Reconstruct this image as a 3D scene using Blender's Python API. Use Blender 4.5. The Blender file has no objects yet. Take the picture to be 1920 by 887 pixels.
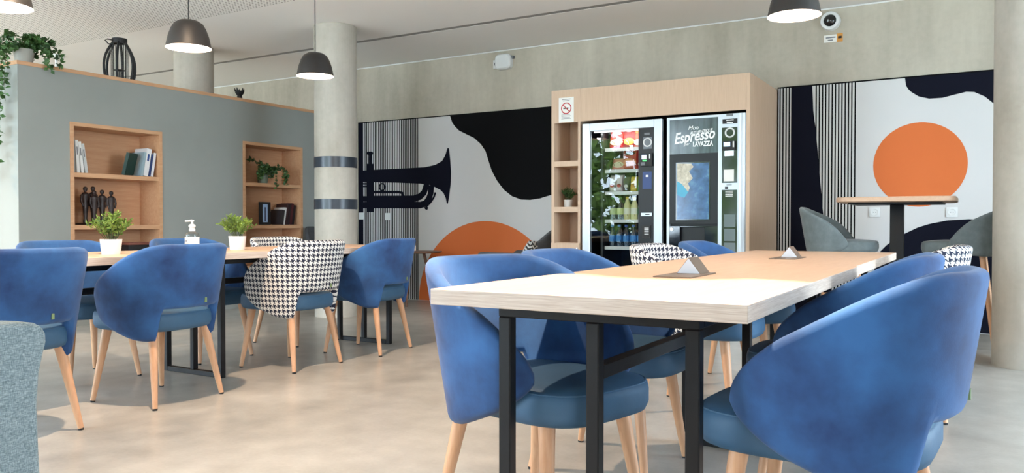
import bpy, bmesh, math, random
from mathutils import Vector, Matrix
R = math.radians
C = bpy.context.scene.collection
SC = bpy.context.scene
rnd = random.Random(7)

# ------------------------------------------------------------------ camera
F = 1500.0; W, H = 1920, 887
HC = 0.915
YAW = R(30.4); PITCH = math.atan(23.5 / F)
cam = bpy.data.cameras.new('camera'); camo = bpy.data.objects.new('camera', cam); C.objects.link(camo)
cam.sensor_width = 36; cam.sensor_fit = 'HORIZONTAL'; cam.lens = 36 * F / W
cam.clip_start = 0.05; cam.clip_end = 200
camo.location = (0, 0, HC); camo.rotation_euler = (math.pi / 2 - PITCH, 0, YAW)
SC.camera = camo
CM = camo.rotation_euler.to_matrix()

def ray(px, py):
    return CM @ Vector(((px - W / 2) / F, (H / 2 - py) / F, -1.0))
def onY(px, py, Y):
    d = ray(px, py); k = Y / d.y; return Vector((d.x * k, Y, HC + d.z * k))
def onX(px, py, X):
    d = ray(px, py); k = X / d.x; return Vector((X, d.y * k, HC + d.z * k))
def onZ(px, py, Z):
    d = ray(px, py); k = (Z - HC) / d.z; return Vector((d.x * k, d.y * k, Z))

# ------------------------------------------------------------------ world, light, exposure
SC.view_settings.view_transform = 'Standard'; SC.view_settings.look = 'None'
SC.view_settings.gamma = 1; SC.view_settings.use_curve_mapping = False
SC.view_settings.exposure = 0.88
try:
    SC.cycles.use_denoising = True
    SC.cycles.max_bounces = 8; SC.cycles.diffuse_bounces = 5
    SC.cycles.sample_clamp_indirect = 4.0
    SC.cycles.caustics_reflective = False; SC.cycles.caustics_refractive = False
except Exception:
    pass
world = bpy.data.worlds.new('world'); SC.world = world; world.use_nodes = True
bg = world.node_tree.nodes['Background']
bg.inputs[0].default_value = (0.69, 0.85, 1.0, 1); bg.inputs[1].default_value = 9.0
LAMP_W = 7.0          # watts of each pendant bulb
LAMP_COL = (1.0, 0.78, 0.57)
def portal(name, loc, rot, sx, sy):
    l = bpy.data.lights.new(name, 'AREA'); l.shape = 'RECTANGLE'; l.size = sx; l.size_y = sy
    l.cycles.is_portal = True
    o = bpy.data.objects.new(name, l); C.objects.link(o); o.location = loc; o.rotation_euler = rot
    return o
XR = 2.9; YR = -2.2; YB = 7.74; XL = -12.0; ZC = 2.87
portal('rear_window_daylight', ((XL - 3.2) / 2, YR + .02, 1.46), (R(90), 0, 0), -3.2 - XL, 2.7)
portal('added_corner_daylight', (2.15, YR + .02, 1.46), (R(90), 0, 0), .9, 2.7)  # unseen opening added to light the nearest blue chair
portal('side_window_daylight', (XR - .02, 4.2, 1.46), (0, R(90), 0), 2.7, 2.8)

# ------------------------------------------------------------------ material helpers
def lin(c):
    return tuple((x / 12.92 if x <= .04045 else ((x + .055) / 1.055) ** 2.4) for x in c)
def rgb(r, g, b):
    return lin((r / 255, g / 255, b / 255)) + (1,)
class NT:
    def __init__(s, name):
        s.m = bpy.data.materials.new(name); s.m.use_nodes = True
        s.t = s.m.node_tree; s.n = s.t.nodes; s.l = s.t.links
        s.p = s.n['Principled BSDF']; s.out = s.n['Material Output']
    def node(s, typ, **kw):
        n = s.n.new(typ)
        for k, v in kw.items(): setattr(n, k, v)
        return n
    def link(s, a, b): s.l.new(a, b)
    def math(s, op, a, b=None):
        n = s.n.new('ShaderNodeMath'); n.operation = op
        for i, x in enumerate((a, b)):
            if x is None: continue
            if isinstance(x, (int, float)): n.inputs[i].default_value = x
            else: s.l.new(x, n.inputs[i])
        return n.outputs[0]
    def ramp(s, fac, stops):
        n = s.n.new('ShaderNodeValToRGB'); e = n.color_ramp.elements
        while len(e) < len(stops): e.new(.5)
        for i, (p, c) in enumerate(stops): e[i].position = p; e[i].color = c
        s.l.new(fac, n.inputs[0]); return n.outputs[0]
    def coord(s, kind='Object', scale=(1, 1, 1), rot=(0, 0, 0)):
        tc = s.n.new('ShaderNodeTexCoord'); mp = s.n.new('ShaderNodeMapping')
        mp.inputs['Scale'].default_value = scale; mp.inputs['Rotation'].default_value = rot
        s.l.new(tc.outputs[kind], mp.inputs[0]); return mp.outputs[0]
    def noise(s, vec, scale=5, detail=4, rough=.55, dist=0):
        n = s.n.new('ShaderNodeTexNoise'); n.inputs['Scale'].default_value = scale
        n.inputs['Detail'].default_value = detail; n.inputs['Roughness'].default_value = rough
        n.inputs['Distortion'].default_value = dist
        s.l.new(vec, n.inputs['Vector']); return n.outputs['Fac']
    def bump(s, h, strength=.2, dist=.01):
        n = s.n.new('ShaderNodeBump'); n.inputs['Strength'].default_value = strength
        n.inputs['Distance'].default_value = dist
        s.l.new(h, n.inputs['Height']); s.l.new(n.outputs[0], s.p.inputs['Normal'])

def plain(name, col, rough=.5, metal=0, emit=0, spec=.5, sheen=0, coat=0):
    t = NT(name); t.p.inputs['Base Color'].default_value = col
    t.p.inputs['Roughness'].default_value = rough; t.p.inputs['Metallic'].default_value = metal
    t.p.inputs['Specular IOR Level'].default_value = spec
    t.p.inputs['Sheen Weight'].default_value = sheen; t.p.inputs['Coat Weight'].default_value = coat
    if emit:
        t.p.inputs['Emission Color'].default_value = col; t.p.inputs['Emission Strength'].default_value = emit
    else:
        v = t.noise(t.coord(), 40, 2); h = t.math('MULTIPLY', v, .08); r = t.math('ADD', h, max(0, rough - .04))
        t.link(r, t.p.inputs['Roughness'])
    return t.m
def mottled(name, c1, c2, scale=3, rough=.8, detail=5, bump=0, sheen=0, lo=.3, hi=.7, bscale=None, vec=(1, 1, 1), sr=.5):
    t = NT(name); v = t.coord('Object', vec); n = t.noise(v, scale, detail)
    t.link(t.ramp(n, [(lo, c1), (hi, c2)]), t.p.inputs['Base Color'])
    t.p.inputs['Roughness'].default_value = rough; t.p.inputs['Sheen Weight'].default_value = sheen
    t.p.inputs['Sheen Roughness'].default_value = sr
    if bump:
        t.bump(t.noise(v, bscale or scale * 8, 3), bump, .005)
    return t.m
def wood(name, c1, c2, axis='X', rough=.5, fine=70, spec=.4):
    t = NT(name); s = {'X': (1.2, 14, 14), 'Y': (14, 1.2, 14), 'Z': (14, 14, 1.2)}[axis]
    v = t.coord('Object', s)
    n1 = t.noise(v, 3.0, 6, .65, .4)
    s2 = {'X': (3, fine, fine), 'Y': (fine, 3, fine), 'Z': (fine, fine, 3)}[axis]
    n2 = t.noise(t.coord('Object', s2), 2.0, 3)
    m = t.math('ADD', t.math('MULTIPLY', n1, .65), t.math('MULTIPLY', n2, .35))
    t.link(t.ramp(m, [(.32, c1), (.68, c2)]), t.p.inputs['Base Color'])
    t.p.inputs['Roughness'].default_value = rough; t.p.inputs['Specular IOR Level'].default_value = spec
    t.bump(n2, .05, .002)
    return t.m
M = {}
M['concrete'] = None
def concrete(name, c1, c2, streak=True):
    t = NT(name); v = t.coord('Object')
    n1 = t.noise(v, .9, 7, .6, .3); n2 = t.noise(t.coord('Object', (2.2, 2.2, .28)), 2.0, 5, .6); n3 = t.noise(v, 22, 4)
    m = t.math('ADD', t.math('MULTIPLY', n1, .5), t.math('ADD', t.math('MULTIPLY', n2, .38), t.math('MULTIPLY', n3, .12)))
    t.link(t.ramp(m, [(.33, c1), (.66, c2)]), t.p.inputs['Base Color'])
    t.p.inputs['Roughness'].default_value = .75; t.p.inputs['Specular IOR Level'].default_value = .3
    t.bump(n3, .08, .004)
    return t.m
M['concrete'] = concrete('raw_concrete', rgb(162, 154, 139), rgb(203, 195, 179))
M['column'] = concrete('column_concrete', rgb(158, 151, 138), rgb(203, 197, 186))
def floor_mat():
    t = NT('polished_concrete'); v = t.coord('Object')
    n1 = t.noise(t.coord('Object', (1, .55, 1)), 1.3, 6, .55, .0); n2 = t.noise(v, 6, 4, .5); n3 = t.noise(v, 60, 2)
    m = t.math('ADD', t.math('MULTIPLY', n1, .6), t.math('ADD', t.math('MULTIPLY', n2, .3), t.math('MULTIPLY', n3, .1)))
    col = t.ramp(m, [(.36, rgb(142, 138, 132)), (.5, rgb(166, 162, 155)), (.64, rgb(188, 184, 177))])
    # saw-cut control joint parallel to the back wall
    sx = t.node('ShaderNodeSeparateXYZ'); t.link(v, sx.inputs[0])
    j = t.math('LESS_THAN', t.math('ABSOLUTE', t.math('SUBTRACT', sx.outputs[1], 6.77)), .006)
    mx = t.node('ShaderNodeMix', data_type='RGBA'); t.link(j, mx.inputs[0]); t.link(col, mx.inputs[6]); mx.inputs[7].default_value = rgb(70, 70, 70)
    t.link(mx.outputs[2], t.p.inputs['Base Color'])
    t.p.inputs['Roughness'].default_value = .3
    t.p.inputs['Specular IOR Level'].default_value = .45
    return t.m
M['floor'] = floor_mat()
def ceil_mat():
    t = NT('ceiling_board'); v = t.coord('Object')
    sx = t.node('ShaderNodeSeparateXYZ'); t.link(v, sx.inputs[0])
    fx = t.math('ABSOLUTE', t.math('SUBTRACT', t.math('FRACT', t.math('MULTIPLY', sx.outputs[0], 28)), .5))
    fy = t.math('ABSOLUTE', t.math('SUBTRACT', t.math('FRACT', t.math('MULTIPLY', sx.outputs[1], 28)), .5))
    d = t.math('ADD', t.math('POWER', fx, 2.0), t.math('POWER', fy, 2.0))
    dot = t.math('MULTIPLY', t.math('LESS_THAN', d, .05), t.math('LESS_THAN', sx.outputs[1], 5.1))
    mx = t.node('ShaderNodeMix', data_type='RGBA'); t.link(dot, mx.inputs[0])
    t.link(t.ramp(t.noise(v, .7, 3), [(.3, rgb(244, 242, 239)), (.7, rgb(248, 246, 243))]), mx.inputs[6]); mx.inputs[7].default_value = rgb(120, 116, 110)
    t.link(mx.outputs[2], t.p.inputs['Base Color']); t.p.inputs['Roughness'].default_value = .9
    t.p.inputs['Specular IOR Level'].default_value = .2
    return t.m
M['ceiling'] = ceil_mat()
M['white'] = plain('white_paint', rgb(228, 228, 226), .6)
M['grey_wall'] = mottled('grey_green_paint', rgb(146, 149, 144), rgb(152, 155, 150), 2, .85)
M['side_wall'] = mottled('pale_wall_paint', rgb(230, 227, 220), rgb(235, 232, 226), 1, .85)
M['oak'] = wood('oak_veneer', rgb(176, 137, 103), rgb(196, 158, 123), 'Z', .55)
M['oak_dark'] = wood('oak_shelf', rgb(196, 146, 108), rgb(212, 168, 130), 'Y', .55)
M['oak_pale'] = wood('pale_oak_panel', rgb(196, 166, 140), rgb(208, 180, 154), 'Z', .55)
M['table_top'] = wood('table_laminate', rgb(192, 158, 132), rgb(205, 172, 146), 'Y', .42)
def edge_mat(axis):
    t = NT('table_edge_' + axis); s = (6, 6, 190)
    n = t.noise(t.coord('Object', s), 1.4, 5, .6, .8)
    t.link(t.ramp(n, [(.3, rgb(176, 156, 142)), (.5, rgb(194, 176, 162)), (.7, rgb(210, 196, 184))]), t.p.inputs['Base Color'])
    t.p.inputs['Roughness'].default_value = .55
    return t.m
M['edge'] = edge_mat('band')
M['leg_wood'] = wood('beech_leg', rgb(196, 146, 110), rgb(214, 168, 132), 'Z', .42)
M['walnut'] = wood('walnut', rgb(96, 64, 46), rgb(124, 86, 62), 'X', .5)
M['black_metal'] = plain('black_powder_coat', rgb(13, 13, 16), .5, 0, spec=.3)
M['black'] = plain('matte_black', rgb(18, 18, 20), .6)
M['band'] = plain('dark_band', rgb(48, 56, 66), .3)
M['velvet'] = mottled('blue_velvet', rgb(18, 49, 95), rgb(46, 97, 154), 4.5, .85, 5, .06, .12, .33, .68, 300)
M['leather'] = mottled('teal_blue_leather', rgb(47, 84, 114), rgb(55, 94, 126), 6, .58, 4, .05, 0, .3, .7, 120)
M['grey_fabric'] = mottled('grey_fabric', rgb(96, 106, 108), rgb(112, 122, 124), 20, .9, 4, .1, .2, .3, .7, 200)
M['dark_grey'] = mottled('charcoal_fabric', rgb(72, 73, 76), rgb(84, 85, 88), 12, .85, 4, .05)
def heather():
    t = NT('heather_fabric'); a = t.noise(t.coord('Object', (900, 900, 130)), 1.0, 2); b = t.noise(t.coord('Object', (130, 130, 900)), 1.0, 2)
    m = t.math('ADD', t.math('MULTIPLY', a, .5), t.math('MULTIPLY', b, .5))
    t.link(t.ramp(m, [(.36, rgb(84, 98, 104)), (.5, rgb(116, 130, 135)), (.66, rgb(154, 166, 170))]), t.p.inputs['Base Color'])
    t.p.inputs['Roughness'].default_value = .95; t.bump(m, .25, .003)
    return t.m
M['heather'] = heather()
def hound():
    t = NT('houndstooth_weave'); tc = t.node('ShaderNodeTexCoord'); sx = t.node('ShaderNodeSeparateXYZ'); t.link(tc.outputs['UV'], sx.inputs[0])
    i = t.math('FLOOR', t.math('MULTIPLY', sx.outputs[0], 8)); j = t.math('FLOOR', t.math('MULTIPLY', sx.outputs[1], 8))
    tw = t.math('LESS_THAN', t.math('FLOORED_MODULO', t.math('ADD', i, j), 4), 2)
    wi = t.math('LESS_THAN', t.math('FLOORED_MODULO', i, 8), 4); wj = t.math('LESS_THAN', t.math('FLOORED_MODULO', j, 8), 4)
    f = t.math('ADD', t.math('MULTIPLY', tw, wi), t.math('MULTIPLY', t.math('SUBTRACT', 1, tw), wj))
    mx = t.node('ShaderNodeMix', data_type='RGBA'); t.link(f, mx.inputs[0])
    mx.inputs[6].default_value = rgb(226, 224, 220); mx.inputs[7].default_value = rgb(26, 32, 54)
    t.link(mx.outputs[2], t.p.inputs['Base Color']); t.p.inputs['Roughness'].default_value = .9
    return t.m
M['hound'] = hound()
def zigzag():
    t = NT('zigzag_weave'); v = t.coord('Object'); sx = t.node('ShaderNodeSeparateXYZ'); t.link(v, sx.inputs[0])
    z = t.math('ADD', t.math('MULTIPLY', sx.outputs[2], 26), t.math('PINGPONG', t.math('MULTIPLY', sx.outputs[0], 24), .7))
    f = t.math('LESS_THAN', t.math('FRACT', z), .5)
    mx = t.node('ShaderNodeMix', data_type='RGBA'); t.link(f, mx.inputs[0]); mx.inputs[6].default_value = rgb(215, 215, 212); mx.inputs[7].default_value = rgb(60, 60, 62)
    t.link(mx.outputs[2], t.p.inputs['Base Color']); t.p.inputs['Roughness'].default_value = .9
    return t.m
M['zigzag'] = zigzag()
M['mural_white'] = mottled('mural_white', rgb(208, 206, 205), rgb(212, 210, 209), 1, .7)
M['mural_black'] = mottled('mural_black', rgb(8, 8, 10), rgb(11, 11, 13), 1, .85)
M['mural_navy'] = mottled('mural_navy', rgb(12, 14, 27), rgb(15, 17, 31), 1, .85)
M['mural_orange'] = mottled('mural_orange', rgb(212, 106, 46), rgb(217, 111, 50), 1, .7)
for k_ in ('mural_black', 'mural_navy'): M[k_].node_tree.nodes['Principled BSDF'].inputs['Specular IOR Level'].default_value = .15
M['lamp_out'] = plain('lamp_black', rgb(36, 34, 33), .5)
M['lamp_in'] = plain('lamp_white', rgb(240, 236, 228), .5)
M['bulb'] = plain('bulb_glow', (1, .8, .58, 1), .5, emit=30)
M['silver'] = plain('silver_paint', rgb(196, 204, 212), .32, .25)
M['steel'] = plain('brushed_steel', rgb(190, 190, 190), .28, 1)
M['taupe'] = plain('taupe_metal', rgb(128, 112, 100), .4, .6)
M['gloss_black'] = plain('gloss_black', rgb(14, 16, 20), .08, spec=.7)
M['panel_black'] = plain('machine_black', rgb(13, 15, 21), .35, spec=.3)
M['pot'] = plain('white_pot', rgb(226, 226, 224), .45)
M['leaf'] = mottled('leaf_green', rgb(58, 92, 34), rgb(132, 158, 62), 14, .6, 3)
M['leaf_dark'] = mottled('leaf_dark', rgb(28, 58, 26), rgb(74, 112, 52), 12, .55, 3)
M['stem'] = plain('stem_green', rgb(72, 84, 44), .7)
M['soil'] = plain('soil', rgb(50, 38, 30), .95)
M['bronze'] = mottled('dark_bronze', rgb(34, 24, 22), rgb(58, 42, 38), 18, .45, 4)
M['paper'] = plain('paper', rgb(232, 230, 224), .8)
M['red'] = plain('sign_red', rgb(196, 50, 54), .6)
M['print_grey'] = plain('print_grey', rgb(120, 122, 126), .7)
M['screen'] = plain('screen_glow', rgb(170, 205, 240), .3, emit=.8)
M['green_led'] = plain('green_led', rgb(60, 235, 90), .4, emit=1.5)
M['led'] = plain('led_strip', (1, .97, .94, 1), .5, emit=2)
M['wire'] = plain('chrome_wire', rgb(200, 202, 206), .2, 1)
M['text_white'] = plain('text_white', rgb(238, 240, 240), .5)
M['frame_alu'] = plain('dark_aluminium', rgb(70, 74, 78), .4, .5)
M['bounce_ground'] = mottled('bounce_paving', rgb(218, 218, 210), rgb(230, 230, 222), 3, .95)  # pale reflector for the unseen ground, sends daylight up through the windows
M['plastic_white'] = plain('white_plastic', rgb(226, 228, 228), .4)
def glass(name, tint, refl_rough=.0, base=.06, k=1.0):
    t = NT(name); t.n.remove(t.p)
    tr = t.node('ShaderNodeBsdfTransparent'); tr.inputs[0].default_value = tint
    gl = t.node('ShaderNodeBsdfGlossy'); gl.inputs['Roughness'].default_value = refl_rough
    fr = t.node('ShaderNodeFresnel'); fr.inputs[0].default_value = 1.5
    f = t.math('ADD', t.math('MULTIPLY', fr.outputs[0], k), base)
    mx = t.node('ShaderNodeMixShader'); t.link(f, mx.inputs[0]); t.link(tr.outputs[0], mx.inputs[1]); t.link(gl.outputs[0], mx.inputs[2])
    t.link(mx.outputs[0], t.out.inputs[0])
    return t.m
M['glass'] = glass('pane_glass', (.93, .95, .95, 1), 0, 0, .8)
M['clear'] = glass('clear_plastic', (.86, .9, .92, 1), .05, .05, .6)
M['water'] = glass('water_bottle_plastic', (.72, .84, .95, 1), .05, .08, .8)
_cols = {}
def colour(r, g, b, rough=.5):
    k = (r, g, b, rough)
    if k not in _cols: _cols[k] = plain('tint_%d_%d_%d' % (r, g, b), rgb(r, g, b), rough)
    return _cols[k]

# ------------------------------------------------------------------ geometry helpers
class MB:
    def __init__(s): s.v = []; s.f = []; s.uv = None
    def add(s, v, f):
        o = len(s.v); s.v += [tuple(p) for p in v]; s.f += [tuple(i + o for i in q) for q in f]; return s
    def box(s, x0, x1, y0, y1, z0, z1):
        return s.add([(x0, y0, z0), (x1, y0, z0), (x1, y1, z0), (x0, y1, z0), (x0, y0, z1), (x1, y0, z1), (x1, y1, z1), (x0, y1, z1)],
                     [(0, 3, 2, 1), (4, 5, 6, 7), (0, 1, 5, 4), (1, 2, 6, 5), (2, 3, 7, 6), (3, 0, 4, 7)])
    def bar(s, p, q, r0, r1=None, n=12):
        return s.tube([p, q], [r0, r0 if r1 is None else r1], n)
    def tube(s, pts, r, n=10, closed=False):
        pts = [Vector(p) for p in pts]; m = len(pts)
        rs = r if isinstance(r, (list, tuple)) else [r] * m
        o = len(s.v); up = None
        for i in range(m):
            if closed: t = pts[(i + 1) % m] - pts[i - 1]
            else: t = pts[min(i + 1, m - 1)] - pts[max(i - 1, 0)]
            t.normalize()
            if up is None: up = Vector((0, 0, 1)) if abs(t.z) < .9 else Vector((1, 0, 0))
            a = up - t * up.dot(t); a.normalize(); b = t.cross(a); up = a
            for k in range(n):
                w = 2 * math.pi * k / n
                s.v.append(tuple(pts[i] + (a * math.cos(w) + b * math.sin(w)) * rs[i]))
        for i in range(m if closed else m - 1):
            for k in range(n):
                a0 = o + i * n + k; a1 = o + i * n + (k + 1) % n; j = (i + 1) % m
                s.f.append((a0, a1, o + j * n + (k + 1) % n, o + j * n + k))
        if not closed:
            s.f.append(tuple(o + k for k in reversed(range(n)))); s.f.append(tuple(o + (m - 1) * n + k for k in range(n)))
        return s
    def lathe(s, prof, n=24, c=(0, 0, 0), axis='Z', sx=1, sy=1, power=2, caps=True):
        o = len(s.v); m = len(prof)
        for (r, z) in prof:
            for k in range(n):
                w = 2 * math.pi * k / n; cc, ss = math.cos(w), math.sin(w)
                if power != 2:
                    cc = math.copysign(abs(cc) ** (2 / power), cc); ss = math.copysign(abs(ss) ** (2 / power), ss)
                x, y = r * cc * sx, r * ss * sy
                if axis == 'Z': p = (x, y, z)
                elif axis == 'Y': p = (x, z, -y)
                else: p = (z, x, y)
                s.v.append((p[0] + c[0], p[1] + c[1], p[2] + c[2]))
        for i in range(m - 1):
            for k in range(n):
                s.f.append((o + i * n + k, o + i * n + (k + 1) % n, o + (i + 1) * n + (k + 1) % n, o + (i + 1) * n + k))
        if caps and prof[0][0] > 1e-6: s.f.append(tuple(o + k for k in reversed(range(n))))
        if caps and prof[-1][0] > 1e-6: s.f.append(tuple(o + (m - 1) * n + k for k in range(n)))
        return s
    def slab_xz(s, poly, y0, y1):
        """polygon of (x, z) points extruded from y0 (front) to y1"""
        n = len(poly); a = sum(poly[i][0] * poly[(i + 1) % n][1] - poly[(i + 1) % n][0] * poly[i][1] for i in range(n))
        if a < 0: poly = poly[::-1]
        v = [(x, y0, z) for x, z in poly] + [(x, y1, z) for x, z in poly]
        f = [tuple(range(n)), tuple(range(2 * n - 1, n - 1, -1))] + [((i + 1) % n, i, i + n, (i + 1) % n + n) for i in range(n)]
        return s.add(v, f)
    def ribbon_xz(s, pts, w, y0, y1):
        """thick polyline in the xz plane"""
        pts = [Vector((p[0], p[1])) for p in pts]; L = []; Rr = []
        for i, p in enumerate(pts):
            t = pts[min(i + 1, len(pts) - 1)] - pts[max(i - 1, 0)]; t.normalize(); nn = Vector((-t.y, t.x))
            L.append(p + nn * w / 2); Rr.append(p - nn * w / 2)
        return s.slab_xz([tuple(p) for p in L + Rr[::-1]], y0, y1)
    def build(s, name, mat, parent=None, loc=None, bevel=0, seg=2, smooth=True, ang=35, world=False, kind=None):
        me = bpy.data.meshes.new(name)
        v = s.v
        if world and parent is not None:
            q = parent.location; v = [(x - q[0], y - q[1], z - q[2]) for x, y, z in v]
        me.from_pydata(v, [], s.f)
        bm = bmesh.new(); bm.from_mesh(me)
        bmesh.ops.recalc_face_normals(bm, faces=bm.faces[:])
        if bevel:
            es = [e for e in bm.edges if len(e.link_faces) == 2 and e.calc_face_angle(0) > .5]
            bmesh.ops.bevel(bm, geom=es, offset=bevel, segments=seg, profile=.6, affect='EDGES', clamp_overlap=True)
        bm.to_mesh(me); bm.free()
        if smooth:
            for p in me.polygons: p.use_smooth = True
            me.set_sharp_from_angle(angle=R(ang))
        me.materials.append(mat)
        o = bpy.data.objects.new(name, me); C.objects.link(o)
        if parent is not None: o.parent = parent
        if loc is not None: o.location = loc
        if kind: o['kind'] = kind
        return o
def tag(o, label, cat, group=None):
    o['label'] = label; o['category'] = cat
    if group: o['group'] = group
    return o
def thing(name, label, cat, loc=(0, 0, 0), rz=0, group=None):
    o = bpy.data.objects.new(name, None); C.objects.link(o); o.empty_display_size = .1
    o.location = loc; o.rotation_euler = (0, 0, rz)
    return tag(o, label, cat, group)
def struct(o):
    o['kind'] = 'structure'; return o
def dup(root, loc=None, rz=None, label=None, group=None):
    r = root.copy(); C.objects.link(r)
    if loc is not None: r.location = loc
    if rz is not None: r.rotation_euler = (0, 0, rz)
    if label: r['label'] = label
    if group: r['group'] = group
    for ch in root.children:
        c = ch.copy(); C.objects.link(c); c.parent = r
        for g in ch.children:
            d = g.copy(); C.objects.link(d); d.parent = c
    return r
def smooth(a, b, x):
    t = min(1, max(0, (x - a) / (b - a))); return t * t * (3 - 2 * t)
def lerp(a, b, t): return a + (b - a) * t
def text_obj(name, body, size, loc, mat, parent, shear=0, ext=.0008, rot=(R(90), 0, 0), align='CENTER', width=None, bold=0):
    cu = bpy.data.curves.new(name, 'FONT'); cu.body = body; cu.size = size; cu.shear = shear; cu.extrude = ext
    cu.align_x = align; cu.align_y = 'CENTER'; cu.offset = bold; cu.resolution_u = 3
    tmp = bpy.data.objects.new(name + '_tmp', cu); C.objects.link(tmp)
    dg = bpy.context.evaluated_depsgraph_get(); dg.update()
    me = bpy.data.meshes.new_from_object(tmp.evaluated_get(dg)); me.name = name
    bpy.data.objects.remove(tmp); bpy.data.curves.remove(cu)
    me.materials.clear(); me.materials.append(mat)
    o = bpy.data.objects.new(name, me); C.objects.link(o); o.parent = parent; o.location = loc; o.rotation_euler = rot
    if width:
        xs = [v.co.x for v in me.vertices]; k = width / (max(xs) - min(xs)); o.scale = (k, o.scale[1], 1)
    return o
def flat(v, p): return (v.x - p[0], v.y - p[1], v.z - p[2])

# ------------------------------------------------------------------ the setting
struct(MB().box(XL, XR, YR, YB + .2, -.15, 0).build('floor', M['floor'], smooth=False))
YG = 6.62
struct(MB().box(XL, XR, YR, YG - .045, ZC, ZC + .12).box(XL, XR, YG + .045, YB + .2, ZC + .004, ZC + .12).box(XL, XR, YG - .1, YG + .1, ZC + .08, ZC + .12).build('ceiling', M['ceiling'], smooth=False))
struct(MB().box(XL, XR, YB, YB + .2, 0, ZC).build('wall_back', M['concrete'], smooth=False))
struct(MB().box(XL - .15, XL, YR, YB, 0, ZC).build('wall_left', M['side_wall'], smooth=False))
# glazed walls behind the camera and to its right: openings with frames
struct(MB().box(XL, XR, YR - .15, YR, 2.82, ZC).box(XL, XR, YR - .15, YR, 0, .1).box(-3.2, 1.7, YR - .15, YR, .1, 2.82).box(2.6, XR, YR - .15, YR, .1, 2.82).build('wall_rear', M['side_wall'], smooth=False))
struct(MB().box(XR, XR + .15, YR, YB, 2.82, ZC).box(XR, XR + .15, YR, YB, 0, .1).box(XR, XR + .15, YR, 2.8, .1, 2.82).box(XR, XR + .15, 5.6, YB, .1, 2.82).build('wall_right', M['side_wall'], smooth=False))
b = MB()
for i in range(7): x = XL + .04 + i * (-3.28 - XL) / 6; b.box(x - .03, x + .03, YR - .1, YR - .02, .1, 2.82)
for x in (1.74, 2.56): b.box(x - .03, x + .03, YR - .1, YR - .02, .1, 2.82)  # frame posts of the corner opening added for light
struct(b.build('window_1', M['frame_alu'], smooth=False))
b = MB()
for i in range(4): y = 2.84 + i * 2.72 / 3; b.box(XR + .02, XR + .1, y - .03, y + .03, .1, 2.82)
struct(b.build('window_2', M['frame_alu'], smooth=False))
struct(MB().box(XL, XR, YB - .012, YB, ZC - .012, ZC).build('trim_1', M['white'], smooth=False))
struct(MB().box(XL, XR, YG - .045, YG + .045, ZC + .006, ZC + .03).build('groove_shade', colour(150, 148, 145, .8), smooth=False))  # grey strip filling the ceiling groove, its shade put in as colour
# unseen ground outside, made pale to bounce daylight up to the ceiling
struct(MB().box(-40, 40, -40, YR - .2, -.4, -.2).box(XR + .2, 40, YR - .2, 30, -.4, -.2).build('floor_bounce_terrace', M['bounce_ground'], smooth=False))

# grey partition with two recessed oak shelf units
XP = -6.95; PT = .36; ZP = 2.25
y0 = onX(34, 300, XP).y; y1 = YB
n1a, n1b = onX(131, 300, XP).y, onX(304, 300, XP).y
n2a, n2b = onX(455, 300, XP).y, onX(567, 300, XP).y
NZ0, NZ1 = .42, 1.82
b = MB()
xb, xf = XP - PT, XP
for (a, c) in ((y0, n1a), (n1b, n2a), (n2b, y1)): b.box(xb, xf, a, c, 0, ZP)
for (a, c) in ((n1a, n1b), (n2a, n2b)):
    b.box(xb, xf, a, c, 0, NZ0); b.box(xb, xf, a, c, NZ1, ZP); b.box(xb, xb + .04, a, c, NZ0, NZ1)
struct(b.build('wall_partition', M['grey_wall'], smooth=False))
struct(MB().box(xb - .005, xf + .006, y0 - .006, y1, ZP, ZP + .032).build('trim_2', M['oak_dark'], smooth=False))
def shelf_unit(a, c, label):
    t = thing('shelf_unit', label, 'shelf unit', (XP, (a + c) / 2, NZ0), 0, 'recessed oak shelf units')
    hw = (c - a) / 2 - .001; hz = NZ1 - NZ0; x0 = -.315; xf = .006; T = .034
    MB().box(x0, x0 + .012, -hw, hw, 0, hz).build('back_panel', M['oak_dark'], t, smooth=False)
    for s in (-1, 1): MB().box(x0 + .012, xf, s * hw - (T if s > 0 else 0), s * hw + (T if s < 0 else 0), 0, hz).build('side_panel', M['oak_dark'], t, smooth=False)
    MB().box(x0 + .012, xf, -hw + T, hw - T, hz - T, hz).build('top_panel', M['oak_dark'], t, smooth=False)
    MB().box(x0 + .012, xf, -hw + T, hw - T, 0, T).build('bottom_panel', M['oak_dark'], t, smooth=False)
    for z in (.905, 1.374): MB().box(x0 + .012, xf - .004, -hw + T, hw - T, z - NZ0 - .04, z - NZ0).build('shelf', M['oak_dark'], t, smooth=False)
    return t
shelf_unit(n1a, n1b, 'recessed oak shelf unit holding the dark figure sculpture and white folders')
shelf_unit(n2a, n2b, 'recessed oak shelf unit holding the trailing ivy and dark red books')

# columns
def column(loc, r, bands, label):
    t = thing('concrete_column', label, 'column', loc, 0)
    MB().lathe([(r, 0), (r, ZC - .002)], 48).build('shaft', M['column'], t)
    for (z0, z1) in bands:
        MB().lathe([(r + .0005, z0), (r + .004, z0), (r + .004, z1), (r + .0005, z1)], 48, caps=False).build('band', M['band'], t)
    return t
def at(px, d):      # floor point at camera depth d
    u = (px - 960) / F; return (d * (-math.sin(YAW) + u * math.cos(YAW)), d * (math.cos(YAW) + u * math.sin(YAW)), 0)
c1 = at(630, 7.98)
dz = lambda y: HC + (420 - y) / F * 7.77
column(c1, .208, [(dz(392), dz(373)), (dz(313), dz(293))], 'round concrete column with two dark painted bands')
column((-7.56, 5.9, 0), .21, [], 'plain concrete column standing behind the grey partition')
c3 = at(1934, 5.12)
column(c3, .215, [], 'plain concrete column beside the bar table')

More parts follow.
